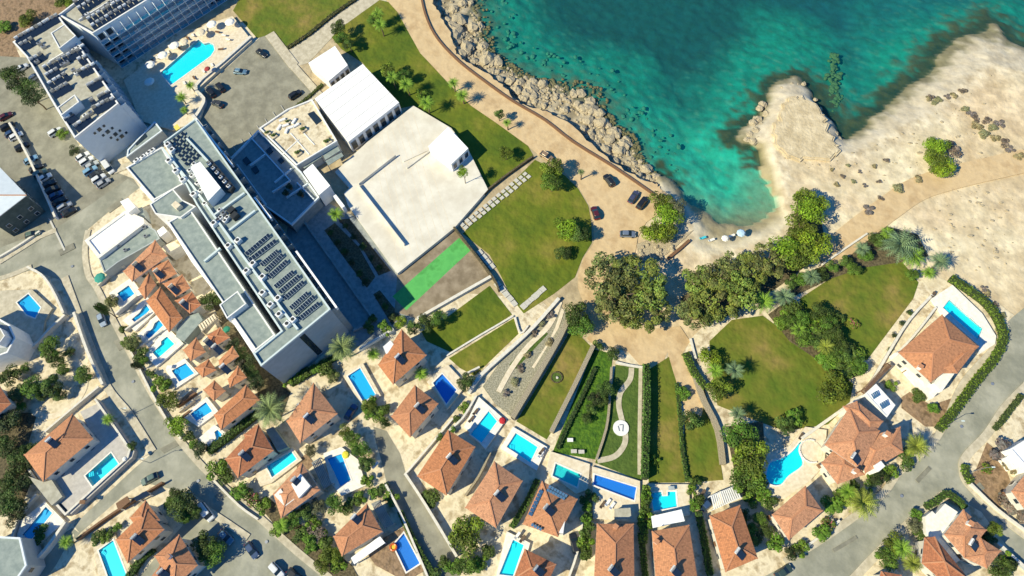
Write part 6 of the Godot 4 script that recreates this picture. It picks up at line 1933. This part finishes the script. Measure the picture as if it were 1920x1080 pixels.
func make_cars() -> void:
	var W := Color(0.75, 0.75, 0.74)
	var S := Color(0.42, 0.43, 0.44)
	var K := Color(0.015, 0.016, 0.018)
	var B := Color(0.03, 0.07, 0.16)
	var LB := Color(0.22, 0.40, 0.55)
	var R := Color(0.10, 0.012, 0.018)
	var G := Color(0.10, 0.16, 0.14)
	car("suv", 1148, 347, 1136, 331, K, "black car alone on the sandy parking next to the sea parapet", "", 0.2)
	car("car", 1181, 380, 1194, 360, Color(0.06, 0.065, 0.12), "dark blue-grey car, left one of the pair by the sea parapet", "", 0.2)
	car("suv", 1195, 393, 1212, 370, K, "black car with a light bonnet, right one of the pair by the sea parapet", "", 0.2)
	car("car", 1120, 410, 1113, 390, R, "dark red car at the edge of the middle lawn", "", 0.2)
	car("car", 1164, 439, 1190, 440, Color(0.16, 0.20, 0.27), "blue-grey car standing crosswise on the sandy parking above the pine clump", "", 0.2)
	car("car", 1016, 288, 1034, 299, Color(0.30, 0.20, 0.12), "brown car beside the coast lawn's lower tip on the sandy path", "", 0.2)
	car("car", 482, 94, 500, 106, K, "black car at the top of the hotel car park")
	car("suv", 545, 184, 562, 172, K, "dark car at the right corner of the hotel car park")
	car("car", 441, 134, 460, 135, LB * 0.6, "blue car standing alone in the hotel car park")
	car("suv", 402, 182, 390, 166, K, "black car by the curved wall, left one of the car park pair")
	car("suv", 420, 172, 407, 156, K, "black car by the curved wall, right one of the car park pair")
	car("car", 414, 198, 402, 192, Color(0.05, 0.05, 0.05), "dark car just below the black pair in the hotel car park")
	# upper left parking, shaded column along the white boundary wall
	var cols := [K, B, W, K, LB, K, G, W, K, K, B, K, S, K]
	var names := ["black", "dark blue", "white", "black", "pale blue", "black", "grey-green", "white", "black", "black", "blue", "black", "silver", "black"]
	var y := [[14, 238], [22, 250], [30, 256], [42, 276], [58, 300], [68, 316], [76, 326], [84, 334], [92, 346], [99, 357], [105, 367], [112, 378], [122, 388], [130, 398]]
	for i in y.size():
		car("suv" if i % 3 == 0 else "car", y[i][0] - 11, y[i][1] + 6, y[i][0] + 11, y[i][1] - 7, cols[i], "%s car parked at the white boundary wall, %s from the top of the column" % [names[i], NTH[i]])
	cols = [W, W, S, LB, K, W, S, W]
	names = ["white", "white", "silver", "light blue", "black", "white", "silver", "white"]
	y = [[155, 294], [163, 303], [172, 311], [170, 321], [181, 328], [186, 336], [194, 344], [182, 343]]
	for i in y.size() - 1:
		car("suv" if i % 2 == 1 else "car", y[i][0] - 10, y[i][1] + 6, y[i][0] + 10, y[i][1] - 7, cols[i], "%s car in the column under the hotel's end wall, %s from the top" % [names[i], NTH[i]])
	car("van", 198, 306, 211, 324, W, "white van between the car column and the hotel's end wall")
	car("car", 34, 132, 48, 123, W, "white car beside the row of conifers at the top left")
	car("car", 60, 148, 72, 140, S, "silver car between the conifers and the hotel wall")
	car("suv", 98, 252, 110, 244, W, "white car next to the dark shrub at the foot of the hotel")
	car("car", 4, 222, 18, 214, R, "red car at the left edge above the shaded column")
	car("car", 50, 443, 72, 436, G, "grey-green car beside the light wall at the street junction")
	car("car", 188, 591, 194, 608, Color(0.35, 0.42, 0.5), "pale blue car under the leaning cypress on the street")
	car("van", 377, 947, 398, 975, W, "white van in the forecourt at the street's lower bend")
	car("car", 412, 995, 435, 1018, LB * 0.5, "blue car in the shade of a palm below the white van")
	car("car", 462, 1018, 482, 1046, B, "dark blue car at the lower kerb of the street")
	car("suv", 506, 1056, 532, 1084, W, "white car at the lower kerb near the bottom edge")
	car("car", 540, 1068, 566, 1092, K, "black car cut by the bottom edge beside the white one")
	car("suv", 1080, 1032, 1074, 1004, K, "black car in the shaded drive beside the long straight villa")
	car("car", 654, 779, 662, 766, B, "blue car in the shade between light blue pool and orange villa")
	car("car", 1460, 1078, 1478, 1066, Color(0.04, 0.07, 0.06), "dark green car at the kerb of the coast road near the bottom edge")
	car("car", 1322, 949, 1334, 938, B, "dark car under the striped pergola's left end")
	car("car", 300, 888, 262, 908, G, "green car parked along the upper kerb of the side street")

# ------------------------------------------------------------------ shore, beach and small things
func boulder_mesh(v: int) -> Mesh:
	var key := "boulder%d" % v
	if meshes.has(key):
		return meshes[key]
	var r := RandomNumberGenerator.new()
	r.seed = 900 + v
	var st := begin()
	var nl := 6
	var ns := 9
	var pts := []
	for j in nl + 1:
		var ring := []
		for i in ns:
			var th := PI * j / nl
			var ph := TAU * (i + (0.5 if j % 2 else 0.0)) / ns
			var q := Vector3(sin(th) * cos(ph), cos(th) * 0.72, sin(th) * sin(ph))
			if j > 0 and j < nl:
				q *= r.randf_range(0.72, 1.18)
			ring.append(q)
		pts.append(ring)
	for j in nl:
		for i in ns:
			quad(st, pts[j][i], pts[j][(i + 1) % ns], pts[j + 1][(i + 1) % ns], pts[j + 1][i])
	meshes[key] = done(st)
	return meshes[key]

func make_shore() -> void:
	var r := RandomNumberGenerator.new()
	r.seed = 31
	var shore := smooth_line(poly("880,-30 893,20 908,70 914,98 936,116 985,146 1030,158 1080,168 1115,185 1134,220 1150,246 1182,266 1206,306 1240,340", SEA), false, 12)
	var cliff := smooth_line(poly("806,-30 818,20 843,62 858,104 882,122 922,146 968,190 1006,208 1048,226 1086,256 1120,284 1150,306 1200,336 1236,352", -1.5), false, 12)
	var n := 0
	var tries := 0
	while n < 290 and tries < 2000:
		tries += 1
		var u := r.randf()
		var i := int(u * (shore.size() - 1))
		var a := shore[i]
		var b := cliff[int(float(i) / shore.size() * cliff.size())]
		var v := r.randf_range(0.0, 0.97)
		var p := a.lerp(b, v)
		var s := (0.4 + 1.7 * pow(r.randf(), 3.0)) * (1.5 if u < 0.3 and v > 0.2 else 1.0)
		var o := put("boulder", boulder_mesh(n % 8), M.rock, self, Vector3(p.x, lerpf(-2.95, -2.3, clampf(v, 0, 1)) + s * 0.15, p.y), r.randf() * TAU)
		o.scale = Vector3(s, s * r.randf_range(0.6, 0.95), s * r.randf_range(0.75, 1.2))
		tag(o, "pale angular boulder in the tumbled band between sea cliff and water", "boulder", "boulders along the foot of the sea cliff")
		n += 1
	# single rocks round the headland and the cove
	var spots := "1424,204 1430,196 1438,214 1420,224 1412,232 1428,234 1436,246 1418,246 1406,252 1400,262 1446,196 1458,176 1466,168 1474,164 1484,160 1496,162 1478,172 1506,158 1530,196 1536,206 1528,188 1542,218 1550,230 1558,244 1566,252 1572,262 1568,272 1424,260 1432,268 1412,266 1440,280 1444,300 1448,318 1452,336 1456,352"
	for tk in spots.split(" ", false):
		var q := tk.split(",")
		var p := ground_at(float(q[0]), float(q[1]), -2.0)
		var s := r.randf_range(0.6, 1.4)
		var o := put("boulder", boulder_mesh(n % 8), M.rock, self, Vector3(p.x, -2.1 + r.randf() * 0.6, p.z), r.randf() * TAU)
		o.scale = Vector3(s, s * 0.8, s)
		tag(o, "brownish boulder at the foot of the pale headland beside the cove", "boulder", "boulders round the pale headland")
		n += 1
	# the raised pale headland: a rock slab with broken edges
	var hp := smooth_line(poly("1462,208 1478,188 1500,182 1524,192 1538,212 1549,226 1558,248 1574,272 1566,294 1520,300 1480,296 1456,280 1452,240", 0.4), true, 4)
	var st := begin()
	for i in hp.size():
		hp[i] += Vector2(r.randf_range(-0.9, 0.9), r.randf_range(-0.9, 0.9))
	cap(st, grow(hp, -0.5), 0.8)
	var lo := PackedVector2Array()
	sides(st, grow(hp, -0.5), -0.2, 0.8)
	prism(st, hp, -3.2, 0.5)
	struct("headland", done(st), M.headland)
	# small rubble between the boulders, brown and weedy at the waterline
	for zone in 2:
		st = begin()
		for k in 620:
			var u := r.randf()
			var i := int(u * (shore.size() - 1))
			var v := r.randf_range(0.02, 1.02) if zone == 0 else r.randf_range(-0.28, 0.16)
			var c := shore[i].lerp(cliff[int(float(i) / shore.size() * cliff.size())], v)
			var s := r.randf_range(0.22, 0.62)
			st.append_from(boulder_mesh(k % 8), 0, Transform3D(Basis(Vector3.UP, r.randf() * TAU).scaled(Vector3(s, s * 0.8, s * r.randf_range(0.7, 1.3))), Vector3(c.x, lerpf(-3.0, -2.4, clampf(v, 0, 1)), c.y)))
		var rub := put("rubble" if zone == 0 else "weedy_rubble", done(st), M.rock if zone == 0 else M.weed_rock, self)
		rub.set_meta("kind", "stuff")
		tag(rub, "loose pale rubble between the large boulders below the sea parapet" if zone == 0 else "brown weedy stones along the waterline of the boulder shore", "rubble")
	# submerged rocks seen through the water
	st = begin()
	for k in 300:
		var i := r.randi() % shore.size()
		var nrm := (shore[mini(i + 1, shore.size() - 1)] - shore[maxi(i - 1, 0)]).normalized()
		var p := shore[i] + Vector2(nrm.y, -nrm.x) * (0.3 + 13.0 * pow(r.randf(), 2.2))
		var s := r.randf_range(0.2, 0.75)
		st.append_from(boulder_mesh(k % 8), 0, Transform3D(Basis(Vector3.UP, r.randf() * TAU).scaled(Vector3(s, s * 0.5, s * r.randf_range(0.6, 1.5))), Vector3(p.x, SEA - 0.6 - r.randf() * 1.2, p.y)))
	var sub := put("submerged_rocks", done(st), flat(lin(0.04, 0.27, 0.17), 0.9), self)
	sub.set_meta("kind", "stuff")
	tag(sub, "green weedy rocks lying under water along the tumbled boulder shore", "rocks")
	st = begin()
	for k in 170:
		var u := r.randf()
		var c := g2(lerpf(1566, 1576, r.randf()) + 34 * sin(u * 3.0) * (r.randf() - 0.5) * (0.6 + 0.5 * sin(u * 19.0)) - 4, lerpf(95, 205, u), SEA)
		var s := r.randf_range(0.3, 0.8)
		st.append_from(boulder_mesh(k % 8), 0, Transform3D(Basis(Vector3.UP, r.randf() * TAU).scaled(Vector3(s, s * 0.5, s)), Vector3(c.x, SEA - 0.8 - r.randf() * 0.7, c.y)))
	sub = put("reef", done(st), flat(lin(0.075, 0.20, 0.07), 0.9), self)
	sub.set_meta("kind", "stuff")
	tag(sub, "long yellow-green reef just under water beside the pale headland", "reef")
	# stones and low broken ledges strewn over the bare coastal land
	st = begin()
	for k in 520:
		var q := Vector2(r.randf_range(1450, 1900), r.randf_range(110, 520))
		var fall := 0.0 if q.y > 330 and q.x < 1660 and q.y > 470 - (q.x - 1540) * 0.6 else 1.0
		var p := ground_at(q.x, q.y)
		if fall == 0.0 or not Geometry2D.is_point_in_polygon(Vector2(p.x, p.z), poly("1474,215 1530,215 1572,292 1640,270 1740,222 1800,172 1860,128 1910,140 1910,520 1880,540 1760,470 1740,360 1560,330 1470,300")):
			continue
		var s := 0.08 + 0.34 * pow(r.randf(), 2.5)
		st.append_from(boulder_mesh(k % 8), 0, Transform3D(Basis(Vector3.UP, r.randf() * TAU).scaled(Vector3(s * r.randf_range(0.8, 2.2), s * 0.5, s)), Vector3(p.x, 0.02, p.z)))
	var strewn := put("strewn_stones", done(st), M.rock, self)
	strewn.set_meta("kind", "stuff")
	tag(strewn, "small pale stones strewn over the bare sandy land right of the cove", "stones")
	# rock heap at the end of the parking
	for k in 34:
		var p := ground_at(r.randf_range(1200, 1262), r.randf_range(452, 490), 0)
		if absf((p.x - ground_at(1230, 470).x) * 0.5 + (p.z - ground_at(1230, 470).z)) > 3.0:
			continue
		var s := r.randf_range(0.3, 0.8)
		var o := put("boulder", boulder_mesh(k % 8), M.rock, self, Vector3(p.x, 0.3, p.z), r.randf() * TAU)
		o.scale = Vector3(s, s * 0.8, s)
		tag(o, "light stone in the rock heap between the sandy parking and the ramp", "boulder", "stones of the rock heap by the ramp")

func parasol(px: float, py: float, r: float, m: Material, label: String, base := 0.0) -> void:
	var p := ground_at(px, py, base + 2.3)
	var t := thing("parasol", label, "parasol", Vector3(p.x, base, p.z))
	if not meshes.has("parasol"):
		var st := begin()
		dome(st, Vector3(0, 2.05, 0), 1.0, 0.45, 8, 2)
		meshes["parasol"] = done(st)
		st = begin()
		rod(st, Vector3.ZERO, Vector3(0, 2.4, 0), 0.04, 0.04, 5)
		meshes["parasol_pole"] = done(st)
	put("canopy", meshes["parasol"], m, t).scale = Vector3(r, 1, r)
	put("pole", meshes["parasol_pole"], M.metal, t)

func lounger(px: float, py: float, turn: float, label: String, m: Material, base: float, group := "") -> void:
	var p := ground_at(px, py, base + 0.3)
	var t := thing("sun_lounger", label, "sun lounger", Vector3(p.x, base, p.z), turn, group)
	put("bed", box_mesh(Vector3(1.35, 0.12, 0.65)), m, t, Vector3(0.25, 0.34, 0))
	var bk := put("backrest", box_mesh(Vector3(0.7, 0.1, 0.65)), m, t, Vector3(-0.7, 0.52, 0))
	bk.rotation.z = -0.55
	for sx in [-0.3, 0.8]:
		for sz in [-0.26, 0.26]:
			put("leg", box_mesh(Vector3(0.06, 0.28, 0.06)), M.metal, t, Vector3(sx, 0.14, sz))

func table_set(px: float, py: float, label: String, m: Material, base := 0.0) -> void:
	var p := ground_at(px, py, base)
	var t := thing("garden_table", label, "table", p)
	put("tabletop", box_mesh(Vector3(1.4, 0.08, 0.9)), m, t, Vector3(0, 0.74, 0))
	for sx in [-0.6, 0.6]:
		for sz in [-0.36, 0.36]:
			put("leg", box_mesh(Vector3(0.07, 0.7, 0.07)), m, t, Vector3(sx, 0.35, sz))

func make_small_things() -> void:
	var white_u: Array = [[326, 84, "beside two dark shrubs at the pool's upper edge"], [304, 102, "at the middle of the hotel pool's upper edge"], [280, 120, "at the edge of the hotel's shadow by the pool"], [396, 44, "at the top of the hotel pool deck"], [430, 40, "in the top right corner of the hotel pool deck"], [279, 152, "standing in the hotel's shadow on the pool deck"]]
	for u in white_u:
		parasol(u[0], u[1], 1.7, M.cloth, "white round parasol " + u[2], 0.9)
	parasol(344, 78, 1.5, M.deck, "cream parasol between the two upper white ones on the hotel pool deck", 0.9)
	parasol(376, 60, 1.6, M.deck, "cream parasol near the pointed end of the hotel pool", 0.9)
	parasol(388, 128, 1.0, flat(lin(0.35, 0.05, 0.05), 0.9), "red parasol between hotel pool and retaining wall", 0.9)
	parasol(1390, 436, 1.2, flat(lin(0.45, 0.62, 0.75), 0.9), "pale blue beach parasol, rightmost on the small beach", -0.5)
	parasol(1360, 446, 1.0, M.cloth, "off-white beach parasol in the middle of the small beach", -0.4)
	parasol(942, 788, 0.9, flat(lin(0.45, 0.02, 0.03), 0.9), "red parasol on the white deck beside the cyan pool", DECK)
	parasol(233, 860, 0.6, M.cloth, "small pinkish white parasol on the grey pool terrace", 1.8)
	parasol(186, 520, 1.6, flat(lin(0.04, 0.28, 0.22), 0.9), "large green parasol at the lower corner of the restaurant's porch", 0.0)
	parasol(424, 617, 1.0, flat(lin(0.02, 0.20, 0.13), 0.9), "dark green parasol in the corner between lower terrace and hotel ledge")
	parasol(648, 852, 1.0, flat(lin(0.7, 0.6, 0.05), 0.9), "yellow parasol at the head of the angular pool", DECK)
	var i := 0
	for u in [[336, 90, 0.6], [316, 98, 0.6], [294, 108, 0.6], [352, 72, 0.6], [362, 66, 0.6], [386, 56, 0.2], [408, 60, 1.1], [420, 66, 1.1], [428, 74, 1.1], [414, 92, 1.6], [398, 122, 0.6], [382, 134, 0.6], [364, 146, 0.6], [346, 156, 0.6], [318, 88, 0.6], [286, 114, 0.6]]:
		lounger(u[0], u[1], u[2] + 1.6, "cream sun lounger on the sunny hotel pool deck", M.deck_white if i % 3 else M.wood, 0.9, "sun loungers round the hotel pool")
		i += 1
	var lz := [[1318, 446, "turquoise towelled lounger, leftmost on the small beach"], [1334, 450, "white lounger between two parasols on the small beach"], [1372, 442, "white lounger right of the middle parasol on the small beach"]]
	for k in 3:
		lounger(lz[k][0], lz[k][1], 0.4, lz[k][2], [flat(lin(0.05, 0.5, 0.6), 0.9), M.cloth, M.cloth][k], -0.5)
	lz = [[892, 772, "dark lounger on the white deck above the cyan pool, upper one"], [884, 786, "dark lounger on the white deck above the cyan pool, lower one"], [1016, 846, "brown lounger beside the cyan pool of the second smooth villa"], [1014, 852, "white lounger beside the cyan pool of the second smooth villa"], [1130, 946, "dark lounger under the long blue pool, left one"], [1140, 942, "white lounger under the long blue pool, middle one"], [1148, 948, "white lounger under the long blue pool, right one"], [1318, 924, "dark brown lounger beside the striped pergola"], [1750, 552, "dark lounger at the upper corner of the large pale red villa's deck"], [1502, 818, "dark lounger at the tip of the kidney pool"], [970, 1004, "white lounger at the head of the turquoise pool, left one"], [980, 1010, "dark lounger at the head of the turquoise pool, right one"], [704, 872, "white lounger by the angular deep blue pool"]]
	for u in lz:
		var dark: bool = (u[2] as String).begins_with("dark") or (u[2] as String).begins_with("brown")
		lounger(u[0], u[1], 0.9, u[2], M.shutter if dark else M.white, DECK)
	table_set(1069, 826, "white table set on the lush strip garden, upper one", M.white)
	table_set(1076, 847, "pale bench table on the lush strip garden, lower left", M.slab)
	table_set(1090, 848, "pale bench table on the lush strip garden, lower right", M.slab)
	table_set(320, 690, "white table beside the wide blue pool", M.white, DECK)
	table_set(1258, 916, "grey table at the upper edge of the corner pool", M.grey_wall, DECK)
	table_set(158, 942, "reddish table at the lower end of the grey pool terrace", M.wood, 1.8)
	# the round stone medallion where the winding path turns
	var c := ground_at(1164, 803)
	var t := thing("stone_medallion", "round white stone medallion with a dark inlaid hook on the winding path lawn", "paving medallion", Vector3(c.x, sheet_y, c.z))
	var st := begin()
	rod(st, Vector3(0, -0.2, 0), Vector3(0, 0.12, 0), 1.9, 1.9, 24)
	put("disc", done(st), M.white, t)
	put("inlay", box_mesh(Vector3(0.3, 0.05, 1.3)), M.metal, t, Vector3(-0.5, 0.14, 0.1), 0.2)
	put("inlay", box_mesh(Vector3(0.3, 0.05, 1.7)), M.metal, t, Vector3(0.5, 0.14, 0.0), -0.15)
	put("inlay", box_mesh(Vector3(0.8, 0.05, 0.26)), M.metal, t, Vector3(0.05, 0.14, -0.75), 0.1)
	# ring of stones round a young tree
	c = ground_at(1044, 708)
	t = thing("tree_ring", "round tree bed edged in brown with a small light stone in the dry strip lawn", "tree bed", Vector3(c.x, sheet_y, c.z))
	for k in 18:
		var a := TAU * k / 18
		put("edging_stone", box_mesh(Vector3(0.3, 0.2, 0.42)), M.soil, t, Vector3(cos(a) * 1.35, 0.05, sin(a) * 1.35), -a)
	st = begin()
	rod(st, Vector3(0, -0.1, 0), Vector3(0, 0.06, 0), 1.2, 1.2, 16)
	put("bed", done(st), M.lawn_green, t)
	put("stone", boulder_mesh(2), M.slab, t, Vector3(0.1, 0.15, 0.1)).scale = Vector3(0.35, 0.3, 0.35)
	# round patio of the villa of many hips
	c = ground_at(1521, 846, DECK)
	t = thing("round_patio", "round sandstone patio beside the kidney pool and the villa of many hips", "patio", Vector3(c.x, DECK, c.z))
	st = begin()
	rod(st, Vector3(0, -0.5, 0), Vector3(0, 0.16, 0), 2.5, 2.5, 24)
	put("disc", done(st), M.deck, t)
	for k in 20:
		var a := PI * 0.45 + PI * 1.2 * k / 20
		put("rim_stone", box_mesh(Vector3(0.35, 0.5, 0.8)), M.deck_white, t, Vector3(cos(a) * 2.6, 0.15, sin(a) * 2.6), -a)
	# street lamps
	for u in [[1824, 884, "street lamp leaning over the brown yard at the road fork"], [250, 776, "street lamp on the pavement across from the plank pool"], [282, 868, "street lamp on the corner of street and side street"], [1770, 800, "street lamp beside the lower end of the curved clipped hedge"]]:
		var p := ground_at(u[0], u[1])
		var l := thing("street_lamp", u[2], "street lamp", p)
		st = begin()
		rod(st, Vector3.ZERO, Vector3(0, 5.5, 0), 0.09, 0.06, 6)
		rod(st, Vector3(0, 5.5, 0), Vector3(1.1, 5.8, 0), 0.05, 0.05, 5)
		put("pole", done(st), M.metal, l)
		put("lamp_head", box_mesh(Vector3(0.7, 0.14, 0.3)), M.pale_metal, l, Vector3(1.3, 5.8, 0))
	# pots on the shaded podium, float in the red yard pool, planks, garden shed
	for u in [[566, 366, "round potted bush on the podium next to the bright white box"], [538, 364, "round potted bush in the middle of the shaded podium"], [545, 352, "small potted bush behind the middle one on the shaded podium"]]:
		var p := ground_at(u[0], u[1], 4.6)
		var l := thing("potted_bush", u[2], "potted plant", Vector3(p.x, 4.0, p.z))
		st = begin()
		rod(st, Vector3(0, 0.02, 0), Vector3(0, 0.6, 0), 0.4, 0.5, 10)
		put("pot", done(st), M.ridge, l)
		put("foliage", crown_mesh("dark", 1), M.leaf, l, Vector3(0, 1.3, 0)).scale = Vector3(1.2, 1.0, 1.2)
	var fl := thing("pool_float", "red and yellow inflatable float at the edge of the royal blue yard pool", "pool float", ground_at(738, 1026, DECK))
	st = begin()
	for k in 10:
		var a := TAU * k / 10
		var a2 := TAU * (k + 1) / 10
		rod(st, Vector3(cos(a) * 0.7, 0.2, sin(a) * 0.7), Vector3(cos(a2) * 0.7, 0.2, sin(a2) * 0.7), 0.25, 0.25, 6)
	put("ring", done(st), flat(lin(0.6, 0.12, 0.02), 0.4), fl)
	put("cushion", box_mesh(Vector3(0.9, 0.12, 0.9)), flat(lin(0.7, 0.5, 0.03), 0.5), fl, Vector3(0, 0.2, 0))
	var pk := 0
	for s in ["330,762 366,736", "334,772 362,750", "338,784 356,770", "330,752 358,730"]:
		var l := thing("plank_screen", "striped wooden screen beside the plank pool, %s from the top" % NTH[pk], "screen", Vector3.ZERO)
		pk += 1
		st = begin()
		prism(st, ribbon(poly(s, 1.2), 0.5), 0, 1.2)
		put("board", done(st), M.wood if pk % 2 else M.deck, l)
	t = thing("yellow_awning", "small yellow awning at the upper corner between the two hotels", "awning")
	st = begin()
	prism(st, poly("325,238 332,232 338,240 330,245", 3.0), 2.85, 3.0)
	put("awning_cloth", done(st), flat(lin(0.75, 0.62, 0.12), 0.9), t)
	for s in [[326, 239], [331, 244], [337, 239]]:
		var b := ground_at(s[0], s[1], 3.0)
		put("post", box_mesh(Vector3(0.12, 2.85, 0.12)), M.metal, t, Vector3(b.x, 1.42, b.z))
